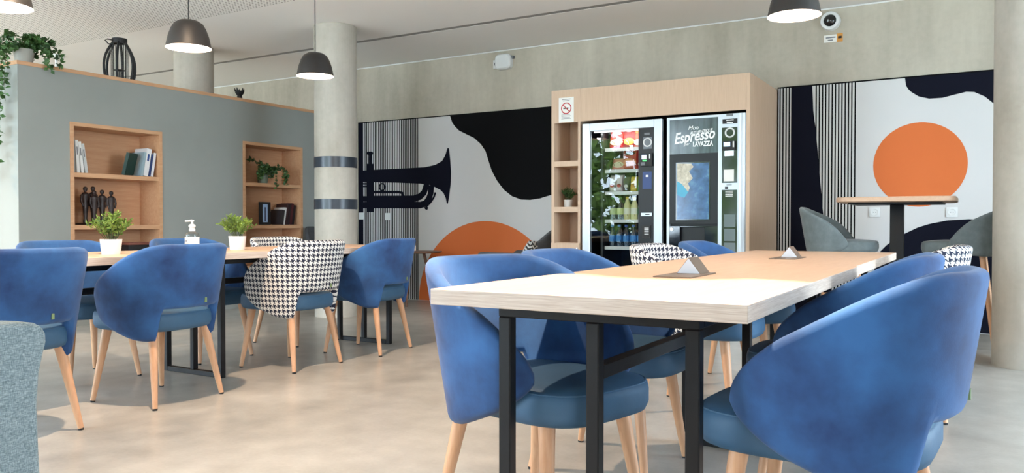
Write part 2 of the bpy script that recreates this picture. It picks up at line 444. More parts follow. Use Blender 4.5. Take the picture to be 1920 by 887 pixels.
# ------------------------------------------------------------------ murals on the back wall
YM = YB - .02
def W2(px, py): p = onY(px, py, YM); return (p.x, p.z)
def mural(name_label, xa, xb, ztop):
    t = thing('mural_panel', name_label, 'mural', ((xa + xb) / 2, YM, 0), 0, 'printed wall murals')
    MB().box(xa, xb, YM, YB - .001, 0, ztop).build('panel', M['mural_white'], t, world=True, smooth=False)
    MB().box(xa, xb, YM - .004, YM + .001, ztop - .012, ztop).box(xb - .008, xb, YM - .004, YM + .001, 0, ztop - .012).box(xa, xa + .008, YM - .004, YM + .001, 0, ztop - .012).build('border', M['mural_black'], t, world=True, smooth=False)
    return t
def shape(t, name, poly, mat, k=1):
    q = MB().slab_xz(poly, YM - .001 * k, YM + .0005)
    return q.build(name, mat, t, world=True, smooth=False)
ZM = 2.19
XC0, XC1 = -3.50, -1.655       # cabinet sides
YCF = 6.70
# left mural: trumpet, black cloud, orange sun, stripes
xa = W2(672, 300)[0]
t = mural('wall mural with black trumpet silhouette, orange sun and stripes', xa, XC0 - .004, ZM)
xs0, xs1 = W2(683, 300)[0], W2(785, 300)[0]
n = 31
for i in range(n):
    x = xs0 + (i + .5) * (xs1 - xs0) / n; hwid = (xs1 - xs0) / n * .23
    shape(t, 'stripe', [(x - hwid, .004), (x + hwid, .004), (x + hwid, ZM - .012), (x - hwid, ZM - .012)], M['mural_black'])
xb_ = W2(681, 300)[0]
shape(t, 'side_band', [(xa + .008, .004), (xb_, .004), (xb_, ZM - .012), (xa + .008, ZM - .012)], M['mural_navy'])
pts = [(844, 219), (848, 230), (853, 237), (861, 245), (874, 251.5), (889, 258.7), (902, 270.7), (910.5, 283.5), (915.7, 300.6), (922, 320), (932, 339), (945, 356), (960, 368), (977, 374.3), (994, 375), (1013, 372), (1032, 366)]
poly = [W2(*p) for p in pts]
x2 = XC0 - .013
poly = [(p[0], min(p[1], ZM - .012)) for p in poly]
poly[0] = (poly[0][0], ZM - .012)
poly += [(x2, poly[-1][1] + .012), (x2, ZM - .012)]
shape(t, 'black_cloud_print', poly, M['mural_black'], 2)
def fit_circle(ps):
    import numpy as np
    A = np.array([[2 * p[0], 2 * p[1], 1] for p in ps]); y = np.array([p[0] ** 2 + p[1] ** 2 for p in ps])
    s = np.linalg.lstsq(A, y, rcond=None)[0]
    return s[0], s[1], math.sqrt(s[2] + s[0] ** 2 + s[1] ** 2)
ps = [W2(*p) for p in [(794, 507.6), (801, 489), (815, 468), (835.5, 442.6), (860, 425), (884, 418), (910.6, 415.6), (933, 417), (953, 422), (973.5, 433.5), (990, 445.7)]]
cx, cz, cr = fit_circle(ps)
poly = []
for i in range(73):
    a = -math.pi / 2 + 2 * math.pi * i / 72
    x, z = cx + cr * math.cos(a), cz + cr * math.sin(a)
    if z > .004: poly.append((min(x, x2), z))
k0 = min(range(len(poly)), key=lambda i: poly[i][0] * 0 + (poly[i][1] if poly[i][0] > cx else 9))
xl = cx - math.sqrt(max(0, cr * cr - (cz - .004) ** 2)); xr = cx + math.sqrt(max(0, cr * cr - (cz - .004) ** 2))
poly = sorted(poly, key=lambda p: math.atan2(p[1] - cz, p[0] - cx) if math.atan2(p[1] - cz, p[0] - cx) > -math.pi / 2 else math.atan2(p[1] - cz, p[0] - cx) + 2 * math.pi)
poly = [(min(xr, x2), .004)] + poly + [(xl, .004)]
shape(t, 'orange_sun_print', poly, M['mural_orange'], 2)
def Z8(x, y): return W2(660 + x / 2.335, 200 + y / 2.335)
def Z8L(l): return [Z8(*p) for p in l]
tr = [(46, 280), (100, 276), (250, 269), (320, 265), (365, 255), (395, 238), (409, 213), (416, 190), (420, 180), (425, 184), (430, 230), (434, 290), (432, 340), (426, 390), (420, 425), (416, 424), (411, 400), (402, 380), (388, 365), (365, 353), (340, 343), (300, 337), (200, 333), (46, 330)]
tp = MB(); Y0, Y1 = YM - .0035, YM + .0005
tp.slab_xz(Z8L(tr), Y0, Y1)
mm = abs(Z8(1, 300)[0] - Z8(0, 300)[0])
Y0 -= .0002; tp.slab_xz(Z8L([(65, 250), (94, 250), (94, 462), (65, 462)]), Y0, Y1)
Y0 -= .0002; tp.slab_xz(Z8L([(75, 205), (85, 205), (85, 252), (75, 252)]), Y0, Y1)
Y0 -= .0002; tp.slab_xz(Z8L([(66, 201), (70, 197), (88, 197), (92, 201), (92, 208), (88, 211), (70, 211), (66, 208)]), Y0, Y1)
for pth, w in (([(90, 404), (230, 404), (270, 403), (298, 394), (316, 376), (325, 348), (327, 338)], 21), ([(46, 431), (200, 431), (300, 431), (322, 424), (336, 405), (345, 380), (347, 345)], 21),
               ([(90, 374), (205, 374), (220, 378), (227, 394)], 8), ([(46, 404), (70, 404)], 18), ([(46, 338), (70, 338)], 5), ([(46, 350), (70, 350)], 4),
               ([(322, 448), (328, 436), (345, 418), (358, 398), (366, 376)], 6)):
    Y0 -= .0002; tp.ribbon_xz(Z8L(pth), w * mm, Y0, Y1)
ring = [Z8(132 + 12 * math.cos(a), 352 + 15 * math.sin(a)) for a in [2 * math.pi * i / 20 for i in range(21)]]
Y0 -= .0002; tp.ribbon_xz(ring[:11], 4 * mm, Y0, Y1); Y0 -= .0002; tp.ribbon_xz(ring[10:], 4 * mm, Y0, Y1)
Y0 -= .0002; tp.slab_xz(Z8L([(316, 440), (334, 440), (330, 452), (322, 450)]), Y0, Y1)
tp.build('trumpet_print', M['mural_navy'], t, world=True, smooth=False)

# right mural: navy waves, orange sun, stripes
xe = W2(1865, 300)[0]
t = mural('wall mural with orange circle, navy waves and stripes behind bar table', XC1 + .004, xe, ZM)
def P(l): return [W2(*p) for p in l]
xa = XC1 + .012
sp = .0275
x = xa + sp * .5; xq = W2(1483, 300)[0]
while x < xq - .01:
    shape(t, 'stripe', [(x - sp * .2, .004), (x + sp * .2, .004), (x + sp * .2, ZM - .012), (x - sp * .2, ZM - .012)], M['mural_black']); x += sp
edge = P([(1523, 163), (1525, 208), (1530, 248), (1536, 317), (1542, 387), (1548, 440), (1556, 520), (1566, 600)])
edge[0] = (edge[0][0], ZM - .012); edge[-1] = (edge[-1][0], .004)
shape(t, 'navy_band_print', [(xq, ZM - .012)] + edge + [(xq, .004)], M['mural_navy'], 2)
xz1 = W2(1604, 300)[0]; x = xz1 - sp * .2
def edge_z(xx):      # where a stripe leaves the band edge
    for (a, c) in zip(edge, edge[1:]):
        if a[0] <= xx <= c[0]: return lerp(a[1], c[1], (xx - a[0]) / max(1e-6, c[0] - a[0]))
    return .004
while x > edge[0][0] + .008:
    zz = max(.004, edge_z(x + sp * .2) if x < edge[-1][0] else .004)
    shape(t, 'stripe', [(x - sp * .2, zz), (x + sp * .2, zz), (x + sp * .2, ZM - .012), (x - sp * .2, ZM - .012)], M['mural_black']); x -= sp
c0 = W2(1723.6, 308.5); rr = (abs(W2(1635, 308)[0] - W2(1812, 308)[0]) / 2 + abs(W2(1723, 229.5)[1] - W2(1723, 388)[1]) / 2) / 2
shape(t, 'orange_circle_print', [(c0[0] + rr * math.cos(2 * math.pi * i / 64), c0[1] + rr * math.sin(2 * math.pi * i / 64)) for i in range(64)], M['mural_orange'], 2)
pts = P([(1697, 149), (1699, 161), (1703, 167), (1708, 172), (1722.6, 181), (1742, 185), (1767, 183.5), (1789.5, 177.6), (1812, 172), (1827, 172.6), (1846.6, 181), (1863, 195)])
pts[0] = (pts[0][0], ZM - .012); x2 = xe - .008
pts[-1] = (x2, pts[-1][1]); shape(t, 'navy_cloud_print', pts + [(x2, ZM - .012)], M['mural_navy'], 2)
pts = P([(1630, 620), (1634, 540), (1641, 495), (1650.6, 471.4), (1661.6, 460.5), (1676, 449), (1695.5, 438.6), (1720.7, 426.6), (1742.5, 420), (1775, 413.4), (1817, 411), (1860, 414)])
pts[0] = (pts[0][0], .004); pts[-1] = (x2, pts[-1][1])
shape(t, 'navy_wave_print', pts + [(x2, .004)], M['mural_navy'], 2)
#PART2

# ------------------------------------------------------------------ seating
def shell(P, name, mat, parent):
    """padded wrap-around shell: plan superellipse, opening to +Y, unrolled outline zt(s)/zb(s)"""
    n, R0 = P['n'], P['r']; asp = P.get('asp', 1.0)
    tab = []; s = 0; prev = None
    for i in range(401):
        a = math.pi * i / 400; si, co = math.sin(a), math.cos(a)
        x = R0 * abs(si) ** (2 / n); y = -R0 * asp * math.copysign(abs(co) ** (2 / n), co)
        if prev: s += math.hypot(x - prev[0], y - prev[1])
        tab.append((s, x, y)); prev = (x, y)
    def plan(s):
        q = abs(s); lo, hi = 0, 400
        while hi - lo > 1:
            m = (lo + hi) // 2
            if tab[m][0] <= q: lo = m
            else: hi = m
        k = (q - tab[lo][0]) / max(1e-9, tab[hi][0] - tab[lo][0])
        return Vector((math.copysign(lerp(tab[lo][1], tab[hi][1], k), s), lerp(tab[lo][2], tab[hi][2], k)))
    sm, el, th = P['smax'], P['end'], P['th']
    N = 112; Ss = [sm * math.sin(math.pi / 2 * (-1 + 2 * i / N)) * .5 + sm * (-1 + 2 * i / N) * .5 for i in range(N + 1)]
    b = MB(); uv = []; K = None
    for s in Ss:
        q = abs(s); e = min(.985, max(0, (q - (sm - el)) / el)); root = math.sqrt(1 - e * e); k = 1 - root
        zt = lerp(P['zt'](q), P['zmid'], k); zb = lerp(P['zb'](q), P['zmid'], k)
        t2 = th * (.5 + .5 * root) / 2; t2 = min(t2, (zt - zb) / 2 * .98)
        c = plan(s); ds = .004; tg = plan(s + ds) - plan(s - ds) if q > ds else Vector((1, 0)); tg.normalize()
        nrm = Vector((tg.y, -tg.x))        # outward
        if nrm.dot(c) < 0: nrm = -nrm
        pr = []
        for j in range(7): pr.append((t2, lerp(zb + t2, zt - t2, j / 6)))
        for j in range(1, 6): a = math.pi * j / 6; pr.append((t2 * math.cos(a), zt - t2 + t2 * math.sin(a)))
        for j in range(7): pr.append((-t2, lerp(zt - t2, zb + t2, j / 6)))
        for j in range(1, 6): a = math.pi * j / 6; pr.append((-t2 * math.cos(a), zb + t2 - t2 * math.sin(a)))
        K = len(pr)
        for (w, z) in pr:
            sc = P['sc'](z); p = c * sc + nrm * (w - (th / 2 if True else 0))
            back = P.get('lean', 0) * max(0, z - P['zmid']) * max(0, math.cos(min(math.pi, q / R0)))
            b.v.append((p.x, p.y - back, z)); uv.append((s / .031, z / .031))
    for i in range(N):
        for j in range(K):
            b.f.append((i * K + j, i * K + (j + 1) % K, (i + 1) * K + (j + 1) % K, (i + 1) * K + j))
    b.f.append(tuple(reversed(range(K)))); b.f.append(tuple(N * K + j for j in range(K)))
    o = b.build(name, mat, parent, ang=60)
    me = o.data; ul = me.uv_layers.new(name='UVMap')
    for lp in me.loops: ul.data[lp.index].uv = uv[lp.vertex_index]
    return o
def cushion(name, mat, parent, a, bb, z0, z1, rr=.03, power=3.6, cy=0, crown=.012):
    prof = [(0, z0), (.9, z0), (.965, z0 + rr * .25), (1, z0 + rr), (1, z1 - rr), (.985, z1 - rr * .35), (.94, z1 - rr * .05), (.75, z1 + crown * .5), (.4, z1 + crown), (0, z1 + crown * 1.1)]
    return MB().lathe(prof, 48, (0, cy, 0), sx=a, sy=bb, power=power).build(name, mat, parent, ang=50)
def legs(parent, top, foot, ztop, r0, r1, mat='leg_wood'):
    for sx in (-1, 1):
        for sy in (-1, 1):
            o = MB().bar((sx * top[0], sy * top[1] + top[2], ztop), (sx * foot[0], sy * foot[1] + foot[2], .008), r0, r1, 14).build('leg', M[mat], parent)
            MB().lathe([(r1 * .95, 0), (r1 * .95, .009)], 12, (sx * foot[0], sy * foot[1] + foot[2], 0)).build('foot_glide', M['black'], o)

TUB = dict(n=2.35, r=.298, smax=.69, end=.17, th=.048, zmid=.50,
           sc=lambda z: 1 + .50 * (z - .60),
           zt=lambda q: .815 - .21 * smooth(.16, .72, q) ** 1.1,
           zb=lambda q: lerp(.49, .33 + .10 * smooth(.28, .72, q), smooth(.19, .235, q)))
def tub_chair(name, fabric):
    t = thing(name, 'x', 'chair')
    shell(TUB, 'back_shell', M[fabric], t)
    s = cushion('seat', M['leather'], t, .228, .268, .375, .47, cy=.035)
    pts = [(.219 * math.copysign(abs(math.cos(w)) ** (2 / 3.6), math.cos(w)), .035 + .259 * math.copysign(abs(math.sin(w)) ** (2 / 3.6), math.sin(w)), .4635) for w in [2 * math.pi * i / 64 for i in range(64)]]
    MB().tube(pts, .0035, 6, True).build('piping', M['leather'], s)
    legs(t, (.165, .165, .01), (.215, .225, .0), .38, .024, .0125)
    MB().box(.045, .057, -.2895, -.282, .512, .537).build('fabric_tag', colour(120, 140, 96), t)
    return t
blue0 = tub_chair('tub_chair', 'velvet')
hound0 = tub_chair('tub_chair', 'hound')
used = set()
def chair(proto, x, y, deg, label, group):
    if id(proto) in used: return dup(proto, (x, y, 0), R(deg), label, group)
    used.add(id(proto)); proto.location = (x, y, 0); proto.rotation_euler = (0, 0, R(deg)); proto['label'] = label; proto['group'] = group
    return proto
G1 = 'tub chairs around the table with potted plants'; G2 = 'tub chairs around the table with power boxes'
chair(blue0, -3.66, 1.86, 93, 'blue velvet tub chair standing behind the heather grey armchair', G1)
chair(blue0, -3.73, 2.68, 95, 'blue velvet tub chair in front of the soap dispenser, aisle side', G1)
chair(hound0, -3.85, 3.74, 92, 'houndstooth tub chair on aisle side of the potted plant table', G1)
chair(blue0, -3.82, 4.46, 99, 'blue velvet tub chair at table end near the banded column, aisle side', G1)
chair(blue0, -4.60, 2.80, -90, 'blue velvet tub chair in front of the sculpture shelf, wall side', G1)
chair(blue0, -4.60, 3.66, -90, 'blue velvet tub chair across the table from the soap dispenser, wall side', G1)
chair(hound0, -4.60, 4.52, -90, 'houndstooth tub chair on wall side of the potted plant table', G1)
chair(blue0, -.31, 2.08, 86, 'blue velvet tub chair on window side of power box table, beside its free end', G2)
chair(blue0, -.43, 3.02, 90, 'blue velvet tub chair between blue and houndstooth chairs, window side of table', G2)
chair(hound0, -.36, 4.35, 90, 'houndstooth tub chair on window side of the power box table', G2)
chair(blue0, -1.135, 2.10, -104, 'blue velvet tub chair under the near end of the power box table, aisle side', G2)
chair(blue0, -1.22, 2.82, -90, 'blue velvet tub chair between another blue and a houndstooth chair, aisle side', G2)
chair(hound0, -1.20, 3.86, -90, 'houndstooth tub chair in front of the snack machine', G2)
chair(blue0, -1.20, 4.60, -90, 'blue velvet tub chair in front of the coffee machine', G2)

# ------------------------------------------------------------------ long tables
def long_table(label, x0, x1, ys, frames, off=0):
    cx = (x0 + x1) / 2; t = thing('long_table', label, 'table', (cx, ys[0], 0), 0, 'long oak tables')
    hw = (x1 - x0) / 2; T = .04
    for i, (a, c) in enumerate(zip(ys, ys[1:])):
        dx = -off * i
        o = MB().box(-hw + dx, hw + dx, a - ys[0] + .001, c - ys[0] - .001, .75 - T, .75).build('tabletop', M['edge'], t, bevel=.0015, seg=1)
        o.data.materials.append(M['table_top'])
        for p in o.data.polygons:
            if abs(p.normal.z) > .9: p.material_index = 1
    q = .017; w = .248; prev = None
    for yf in frames:
        y = yf - ys[0]
        for x in (-w, 0, w): MB().box(x - q, x + q, y - q, y + q, .03 if x == 0 else 0, .676).build('leg', M['black_metal'], t, bevel=.003, seg=1)
        MB().box(-w - q, w + q, y - q, y + q, .676, .709).build('top_rail', M['black_metal'], t, bevel=.002, seg=1)
        MB().box(-w + q, w - q, y - q, y + q, 0, .03).build('floor_rail', M['black_metal'], t, bevel=.002, seg=1)
        if prev is not None:
            MB().box(-q, q, prev + q, y - q, .535, .57).build('stretcher', M['black_metal'], t, bevel=.002, seg=1)
            for s in (-1, 1): MB().box(s * w - q, s * w + q, prev + q, y - q, .676, .709).build('side_rail', M['black_metal'], t, bevel=.002, seg=1)
        prev = y
    return t
long_table('long oak table with two metal power boxes and black frame', -1.21, -.41, [1.65, 3.37, 5.10], [1.78, 3.25, 4.86], .012)
long_table('long oak table carrying two potted plants and a soap dispenser', -4.54, -3.74, [1.25, 3.07, 4.92], [1.66, 3.22, 4.78])

def power_box(x, y, label):
    t = thing('power_box', label, 'power outlet', (x, y, .75), 0, 'flip-up power boxes on the table')
    MB().box(-.06, .06, -.135, .135, 0, .004).build('base_plate', M['taupe'], t, bevel=.001, seg=1)
    h = .056; hw = .04; ya, yb = .03, .13
    MB().add([(-hw, ya, .004), (hw, ya, .004), (0, ya, h), (-hw, yb, .004), (hw, yb, .004), (0, yb, h)], [(0, 1, 2), (3, 5, 4), (0, 3, 4, 1), (1, 4, 5, 2), (0, 2, 5, 3)]).build('lid', M['taupe'], t, smooth=False)
    MB().add([(-hw * .94, ya - .002, .005), (hw * .94, ya - .002, .005), (0, ya - .002, h * .95), (-hw * .94, ya, .005), (hw * .94, ya, .005), (0, ya, h * .95)], [(0, 1, 2), (3, 5, 4), (0, 3, 4, 1), (1, 4, 5, 2), (0, 2, 5, 3)]).build('end_plate', colour(206, 214, 226, .25), t, smooth=False)
    return t
power_box(-.818, 2.495, 'flip-up metal power box on the first tabletop, beside the free table end')
power_box(-.80, 3.98, 'flip-up metal power box on the second tabletop, towards the vending machines')

# ------------------------------------------------------------------ pendant lamps
def pendant(x, y, label):
    z = 1.972
    t = thing('pendant_lamp', label, 'lamp', (x, y, z), 0, 'black pendant lamps above the long tables')
    pr = [(.131, 0), (.127, .02), (.116, .07), (.100, .115), (.082, .145), (.055, .162), (.02, .168), (0, .169)]
    MB().lathe(pr, 40, caps=False).build('shade', M['lamp_out'], t)
    pi = [(.1305, .0005), (.1245, .02), (.1135, .068), (.0975, .112), (.079, .142), (.053, .158), (.02, .164), (0, .165)]
    MB().lathe(pi, 40, caps=False).build('shade_lining', M['lamp_in'], t)
    MB().bar((0, 0, .168), (0, 0, ZC - z - .02), .003, n=8).build('cable', M['black'], t)
    MB().lathe([(.05, ZC - z - .024), (.05, ZC - z - .001)], 24).build('ceiling_rose', M['lamp_out'], t)
    MB().bar((0, 0, .115), (0, 0, .164), .018, n=12).build('socket', M['lamp_in'], t)
    MB().lathe([(0, .035), (.02, .04), (.033, .06), (.036, .078), (.03, .098), (.016, .115)], 20).build('bulb', M['bulb'], t)
    l = bpy.data.lights.new('bulb_light', 'POINT'); l.energy = LAMP_W; l.color = LAMP_COL; l.shadow_soft_size = .02
    lo = bpy.data.objects.new('bulb_light', l); C.objects.link(lo); lo.parent = t; lo.location = (0, 0, .012)
    return t
pendant(-4.12, 2.12, 'black dome pendant lamp in front of the hanging plant corner')
pendant(-4.12, 3.18, 'black dome pendant lamp in front of the column behind the partition')
pendant(-4.12, 4.24, 'black dome pendant lamp in front of the banded column')
pendant(-.83, 4.25, 'black dome pendant lamp above the table, near the round wall camera')
pendant(-.83, 3.18, 'black dome pendant lamp above the middle of the power box table')
pendant(-.83, 2.12, 'black dome pendant lamp above the free end of the power box table')

def downlight(x, y, watts, cone, blend, label):
    t = thing('ceiling_downlight', label, 'lamp', (x, y, ZC), 0, 'recessed ceiling downlights')
    MB().lathe([(.055, -.001), (.075, -.001), (.078, -.006), (.06, -.008), (.055, -.001)], 32, caps=False).build('ring', M['white'], t)
    MB().lathe([(0, -.002), (.054, -.002)], 28, caps=False).build('diffuser', M['bulb'], t)
    l = bpy.data.lights.new('downlight_beam', 'SPOT'); l.energy = watts; l.color = (1.0, .74, .52); l.spot_size = R(cone); l.spot_blend = blend; l.shadow_soft_size = .03
    lo = bpy.data.objects.new('downlight_beam', l); C.objects.link(lo); lo.parent = t; lo.location = (0, 0, -.02)
downlight(-3.05, 2.2, 210, 140, .6, 'recessed ceiling downlight above the aisle between the long tables')
downlight(-.80, 1.78, 480, 38, .1, 'recessed ceiling downlight above the free end of the power box table')
downlight(-9.3, 2.3, 340, 150, .6, 'added unseen downlight warming the ceiling behind the grey partition')  # lamp added out of view, its bounce warms the ceiling beyond the partition
# ------------------------------------------------------------------ cabinet around the machines
ZT = 2.165
cab = thing('vending_cabinet', 'pale oak surround cabinet around the two vending machines', 'cabinet', ((XC0 + XC1) / 2, YCF, 0))
XD = onY(1088, 300, YCF).x        # right side of the open shelf tower
def part(nm, *bx, mat='oak_pale'):
    q = MB()
    for z in bx: q.box(*z)
    return q.build(nm, M[mat], cab, world=True, smooth=False)
YC1 = YM - .006
part('side_panel', (XC1 - .03, XC1, YCF, YC1, 0, ZT))
part('side_panel', (XC0, XC0 + .03, YCF, YC1, 0, ZT))
part('divider', (XD - .024, XD, YCF, YC1, 0, ZT))
zf = onY(1240, 213, YCF).z
part('header_panel', (XD + .0005, XC1 - .0305, YCF + .001, YCF + .02, 1.862, ZT))
part('top_panel', (XC0 + .0305, XC1 - .0305, YCF + .0205, YC1, ZT - .03, ZT))
part('back_panel', (XC0 + .0305, XC1 - .0305, YC1 - .02, YC1, 0, ZT - .0305), mat='black')
zs = [onY(1062, y, YCF).z for y in (230, 302, 312, 388, 398, 455)]
part('tower_front', (XC0 + .0305, XD - .0245, YCF, YCF + .02, zs[0], ZT))
part('shelf', (XC0 + .0305, XD - .0245, YCF, YCF + .33, zs[2], zs[1]))
part('shelf', (XC0 + .0305, XD - .0245, YCF, YCF + .33, zs[4], zs[3]))
part('shelf', (XC0 + .0305, XD - .0245, YCF + .021, YCF + .33, zs[5] - .03, zs[5]))
part('tower_back', (XC0 + .0305, XD - .0245, YCF + .331, YCF + .345, zs[5] - .1, ZT - .04))
d = part('drawer', (XC0 + .002, XD - .002, YCF - .012, YCF - .001, zs[5] - .13, zs[5] - .004))
part('tower_door', (XC0 + .002, XD - .002, YCF - .012, YCF - .001, .06, zs[5] - .136))
q = MB().lathe([(0, -.018), (.008, -.017), (.008, -.012)], 12, axis='Y').build('knob', M['steel'], d)
q.location = (onY(1083, 466, YCF).x - cab.location.x, -.001, onY(1083, 466, YCF).z)
# no-smoking notice
pa, pb = onY(1048, 184, YCF), onY(1076, 228, YCF)
sg = thing('no_smoking_sign', 'white no smoking notice on the oak cabinet', 'sign', ((pa.x + pb.x) / 2, YCF - .001, pb.z))
wS, hS = (pb.x - pa.x) / 2, pa.z - pb.z
MB().box(-wS, wS, -.002, 0, 0, hS).build('sheet', M['paper'], sg, smooth=False)
MB().tube([(.049 * math.cos(a), -.0025, hS * .56 + .049 * math.sin(a)) for a in [2 * math.pi * i / 40 for i in range(40)]], .0045, 6, True).build('red_ring', M['red'], sg)
MB().bar((-.034, -.0025, hS * .56 + .034), (.034, -.0025, hS * .56 - .034), .004, n=6).build('red_slash', M['red'], sg)
MB().box(-.03, .022, -.0028, -.002, hS * .56 - .006, hS * .56 + .006).build('cigarette_print', M['black'], sg, smooth=False)
q = MB()
for i in range(4): q.box(-.05, .05 - .012 * (i % 2), -.0025, -.002, .03 + i * .012, .034 + i * .012)
q.box(-.045, .045, -.0025, -.002, hS - .02, hS - .014).box(-.035, .035, -.0025, -.002, hS - .034, hS - .028)
q.build('small_print', M['print_grey'], sg, smooth=False)

# ------------------------------------------------------------------ snack machine
def vz(px, py, Y=YCF - .005): return onY(px, py, Y)
m1a, m1b = vz(1092, 300).x, vz(1241, 300).x
YF = YCF - .01
sn = thing('snack_vending_machine', 'silver framed snack vending machine with lit glass front', 'vending machine', ((m1a + m1b) / 2, YF, 0))
def sp_(nm, mat, *bx, bevel=0, parent=None):
    q = MB()
    for z in bx: q.box(*z)
    o = q.build(nm, M[mat] if isinstance(mat, str) else mat, parent or sn, bevel=bevel, seg=1, smooth=bool(bevel))
    lo = sn.location; return o
lx = lambda px, py=300: vz(px, py).x - sn.location.x
lz = lambda px, py: vz(px, py).z
A, B = lx(1092), lx(1241); gA, gB, pB = lx(1106), lx(1197), lx(1226)
ZV = 1.835; zt = lz(1160, 243); zbm = .34
D = .82
sp_('body', 'panel_black', (A, A + .02, .05, D, .02, ZV - .004), (B - .02, B, .05, D, .02, ZV - .004), (A, B, D, D + .02, .02, ZV - .004), (A + .02, B - .02, .05, D, ZV - .03, ZV - .004), (A + .02, B - .02, .05, D, .02, .3))
sp_('door_frame', 'silver', (A, gA, 0, .05, .05, ZV), (pB, B, 0, .05, .05, ZV), (gA, pB, 0, .05, zt, ZV), bevel=.004)
sp_('glass_pane', 'glass', (gA, gB, .012, .018, .42, zt))
sp_('control_panel', 'panel_black', (gB, pB, .006, .05, .3, zt))
sp_('delivery_bin', 'panel_black', (gA, gB, .03, .3, .3, .41))
fl = sp_('delivery_flap', 'gloss_black', (gA + .04, gB, .004, .03, .1, .41), bevel=.006)
sp_('handle', 'steel', (lx(1165), lx(1195), -.012, .004, .425, .437), bevel=.003)
hz = lz(1100, 392)
hd = sp_('door_lock', 'steel', (lx(1096), lx(1101), -.006, 0, hz, hz + .09), bevel=.002)
MB().lathe([(.012, -.006), (.012, 0)], 16, (lx(1098.5), 0, hz - .035), axis='Y').build('keyhole', M['steel'], hd)
sp_('logo_print', 'white', (lx(1155), lx(1159), -.001, 0, ZV - .045, ZV - .033), (lx(1161), lx(1171), -.001, 0, ZV - .045, ZV - .036))
# control panel details
cx0, cx1 = lx(1203), lx(1223)
def pan(nm, mat, y0, y1, px0=1203, px1=1223, d0=.0, par=None, top=.006):
    return sp_(nm, mat, (lx(px0), lx(px1), d0, top, lz(1213, y1), lz(1213, y0)), parent=par)
cp = pan('instruction_label', colour(110, 116, 122), 257, 279, 1206, 1222, .004)
o = MB().tube([(lx(1214) + .035 * math.cos(a), .003, lz(1213, 267) + .035 * math.sin(a)) for a in [2 * math.pi * i / 24 for i in range(24)]], .006, 6, True).build('ring_print', M['white'], cp)
pan('instruction_label', 'print_grey', 249, 253, 1208, 1218, .004)
pt = pan('payment_terminal', 'black', 288, 312, 1203, 1224, -.02)
pan('screen', 'screen', 291, 299, 1205, 1214, -.022, pt, -.0195)
pan('status_light', 'green_led', 300.5, 302.5, 1207, 1214, -.022, pt, -.0195)
pan('key_plate', 'print_grey', 304.5, 310.5, 1204, 1211, -.022, pt, -.0195)
pan('card_slot', 'white', 290, 298, 1219, 1221, -.023, pt, -.0195)
pan('blue_label', colour(40, 66, 120), 322, 354, 1205, 1222, .004)
pan('blue_label_print', 'white', 328, 332, 1211, 1216, .003)
cs = pan('coin_slot', 'silver', 399, 405, 1203, 1223, -.006)
pan('slot_opening', 'black', 401, 403, 1211, 1219, -.0075, cs, -.0055)
pl = pan('price_label', 'black', 423, 447, 1205, 1221, .0)
for i in range(5): pan('price_line', 'white', 427 + i * 3, 428.4 + i * 3, 1209, 1217, -.0015, pl, .0)
# shelves with price rails and spirals
rails = [277, 318, 360, 413, 464]
SH = []
for k, y in enumerate(rails):
    z = lz(1160, y); SH.append(z)
    s = sp_('shelf', 'silver', (lx(1127), gB, .1, .6, z - .012, z))
    sp_('price_rail', 'white', (lx(1127) , gB, .09, .1, z - .022, z + .008), parent=s)
    for j in range(5):
        xx = lerp(lx(1127) + .05, gB - .035, j / 4)
        pts = []; rr = .034 if k != 3 else .03
        for i in range(57):
            a = 2 * math.pi * i / 14; pts.append((xx + rr * math.cos(a), .11 + .4 * i / 56, z + .006 + rr + rr * math.sin(a)))
        MB().tube(pts, .0022, 4).build('spiral', M['wire'], s)
sp_('light_strip', 'led', (gA + .025, gB - .02, .04, .055, zt - .012, zt - .004))
sp_('light_strip', 'led', (gB + .012, gB + .02, .07, .085, .5, zt - .03))
sp_('side_rack', 'black', (lx(1122), lx(1126), .06, .5, .42, zt))
# goods (each one a thing of its own)
def bag(name, label, cat, x, z, w, h, mat, spots, group, dep=.16, tilt=-.12, stripe=None):
    t = thing(name, label, cat, (sn.location.x + x, YF + dep, z), 0, group); t.rotation_euler = (tilt, 0, 0)
    q = MB(); nx, nz = 8, 10
    for side in (1, -1):
        for i in range(nx + 1):
            for j in range(nz + 1):
                u, v = i / nx * 2 - 1, j / nz * 2 - 1
                th = .035 * (max(0, 1 - u ** 4) * max(0, 1 - abs(v) ** 5)) ** .6
                q.v.append((u * w / 2 * (1 - .05 * (1 - v * v)), side * th, (v + 1) / 2 * h))
    o2 = (nx + 1) * (nz + 1)
    for s_ in (0, 1):
        for i in range(nx):
            for j in range(nz):
                a = s_ * o2 + i * (nz + 1) + j; f = (a, a + nz + 1, a + nz + 2, a + 1)
                q.f.append(f if s_ else f[::-1])
    q.build('wrapper', mat, t)
    for (cz, sw, shh, cm) in spots:
        r = MB(); n_ = 20
        r.lathe([(1, 0), (.9, -.004), (0, -.006)], n_, (0, -.032, cz * h), axis='Y', sx=sw * w / 2, sy=shh * h / 2)
        r.build('printed_emblem', cm, t)
    return t
GS = 'snack bags in the vending machine'
red = colour(186, 28, 30); dred = colour(140, 26, 28); cream = colour(230, 214, 180); org = colour(220, 120, 60); wht = M['white']; yel = colour(222, 190, 70); grn = colour(120, 180, 90)
xs5 = [lerp(lx(1127) + .05, gB - .035, j / 4) for j in range(5)]
bag('snack_bag', 'red snack bag with cream emblem on the top vending shelf', 'snack', xs5[0] + .045, SH[0], .16, .2, red, [(.72, .6, .2, wht), (.3, .8, .3, cream)], GS)
bag('snack_bag', 'dark red snack bag with yellow emblem on the top vending shelf', 'snack', xs5[2] + .03, SH[0], .15, .21, dred, [(.8, .5, .18, wht), (.3, .7, .34, colour(214, 160, 70))], GS)
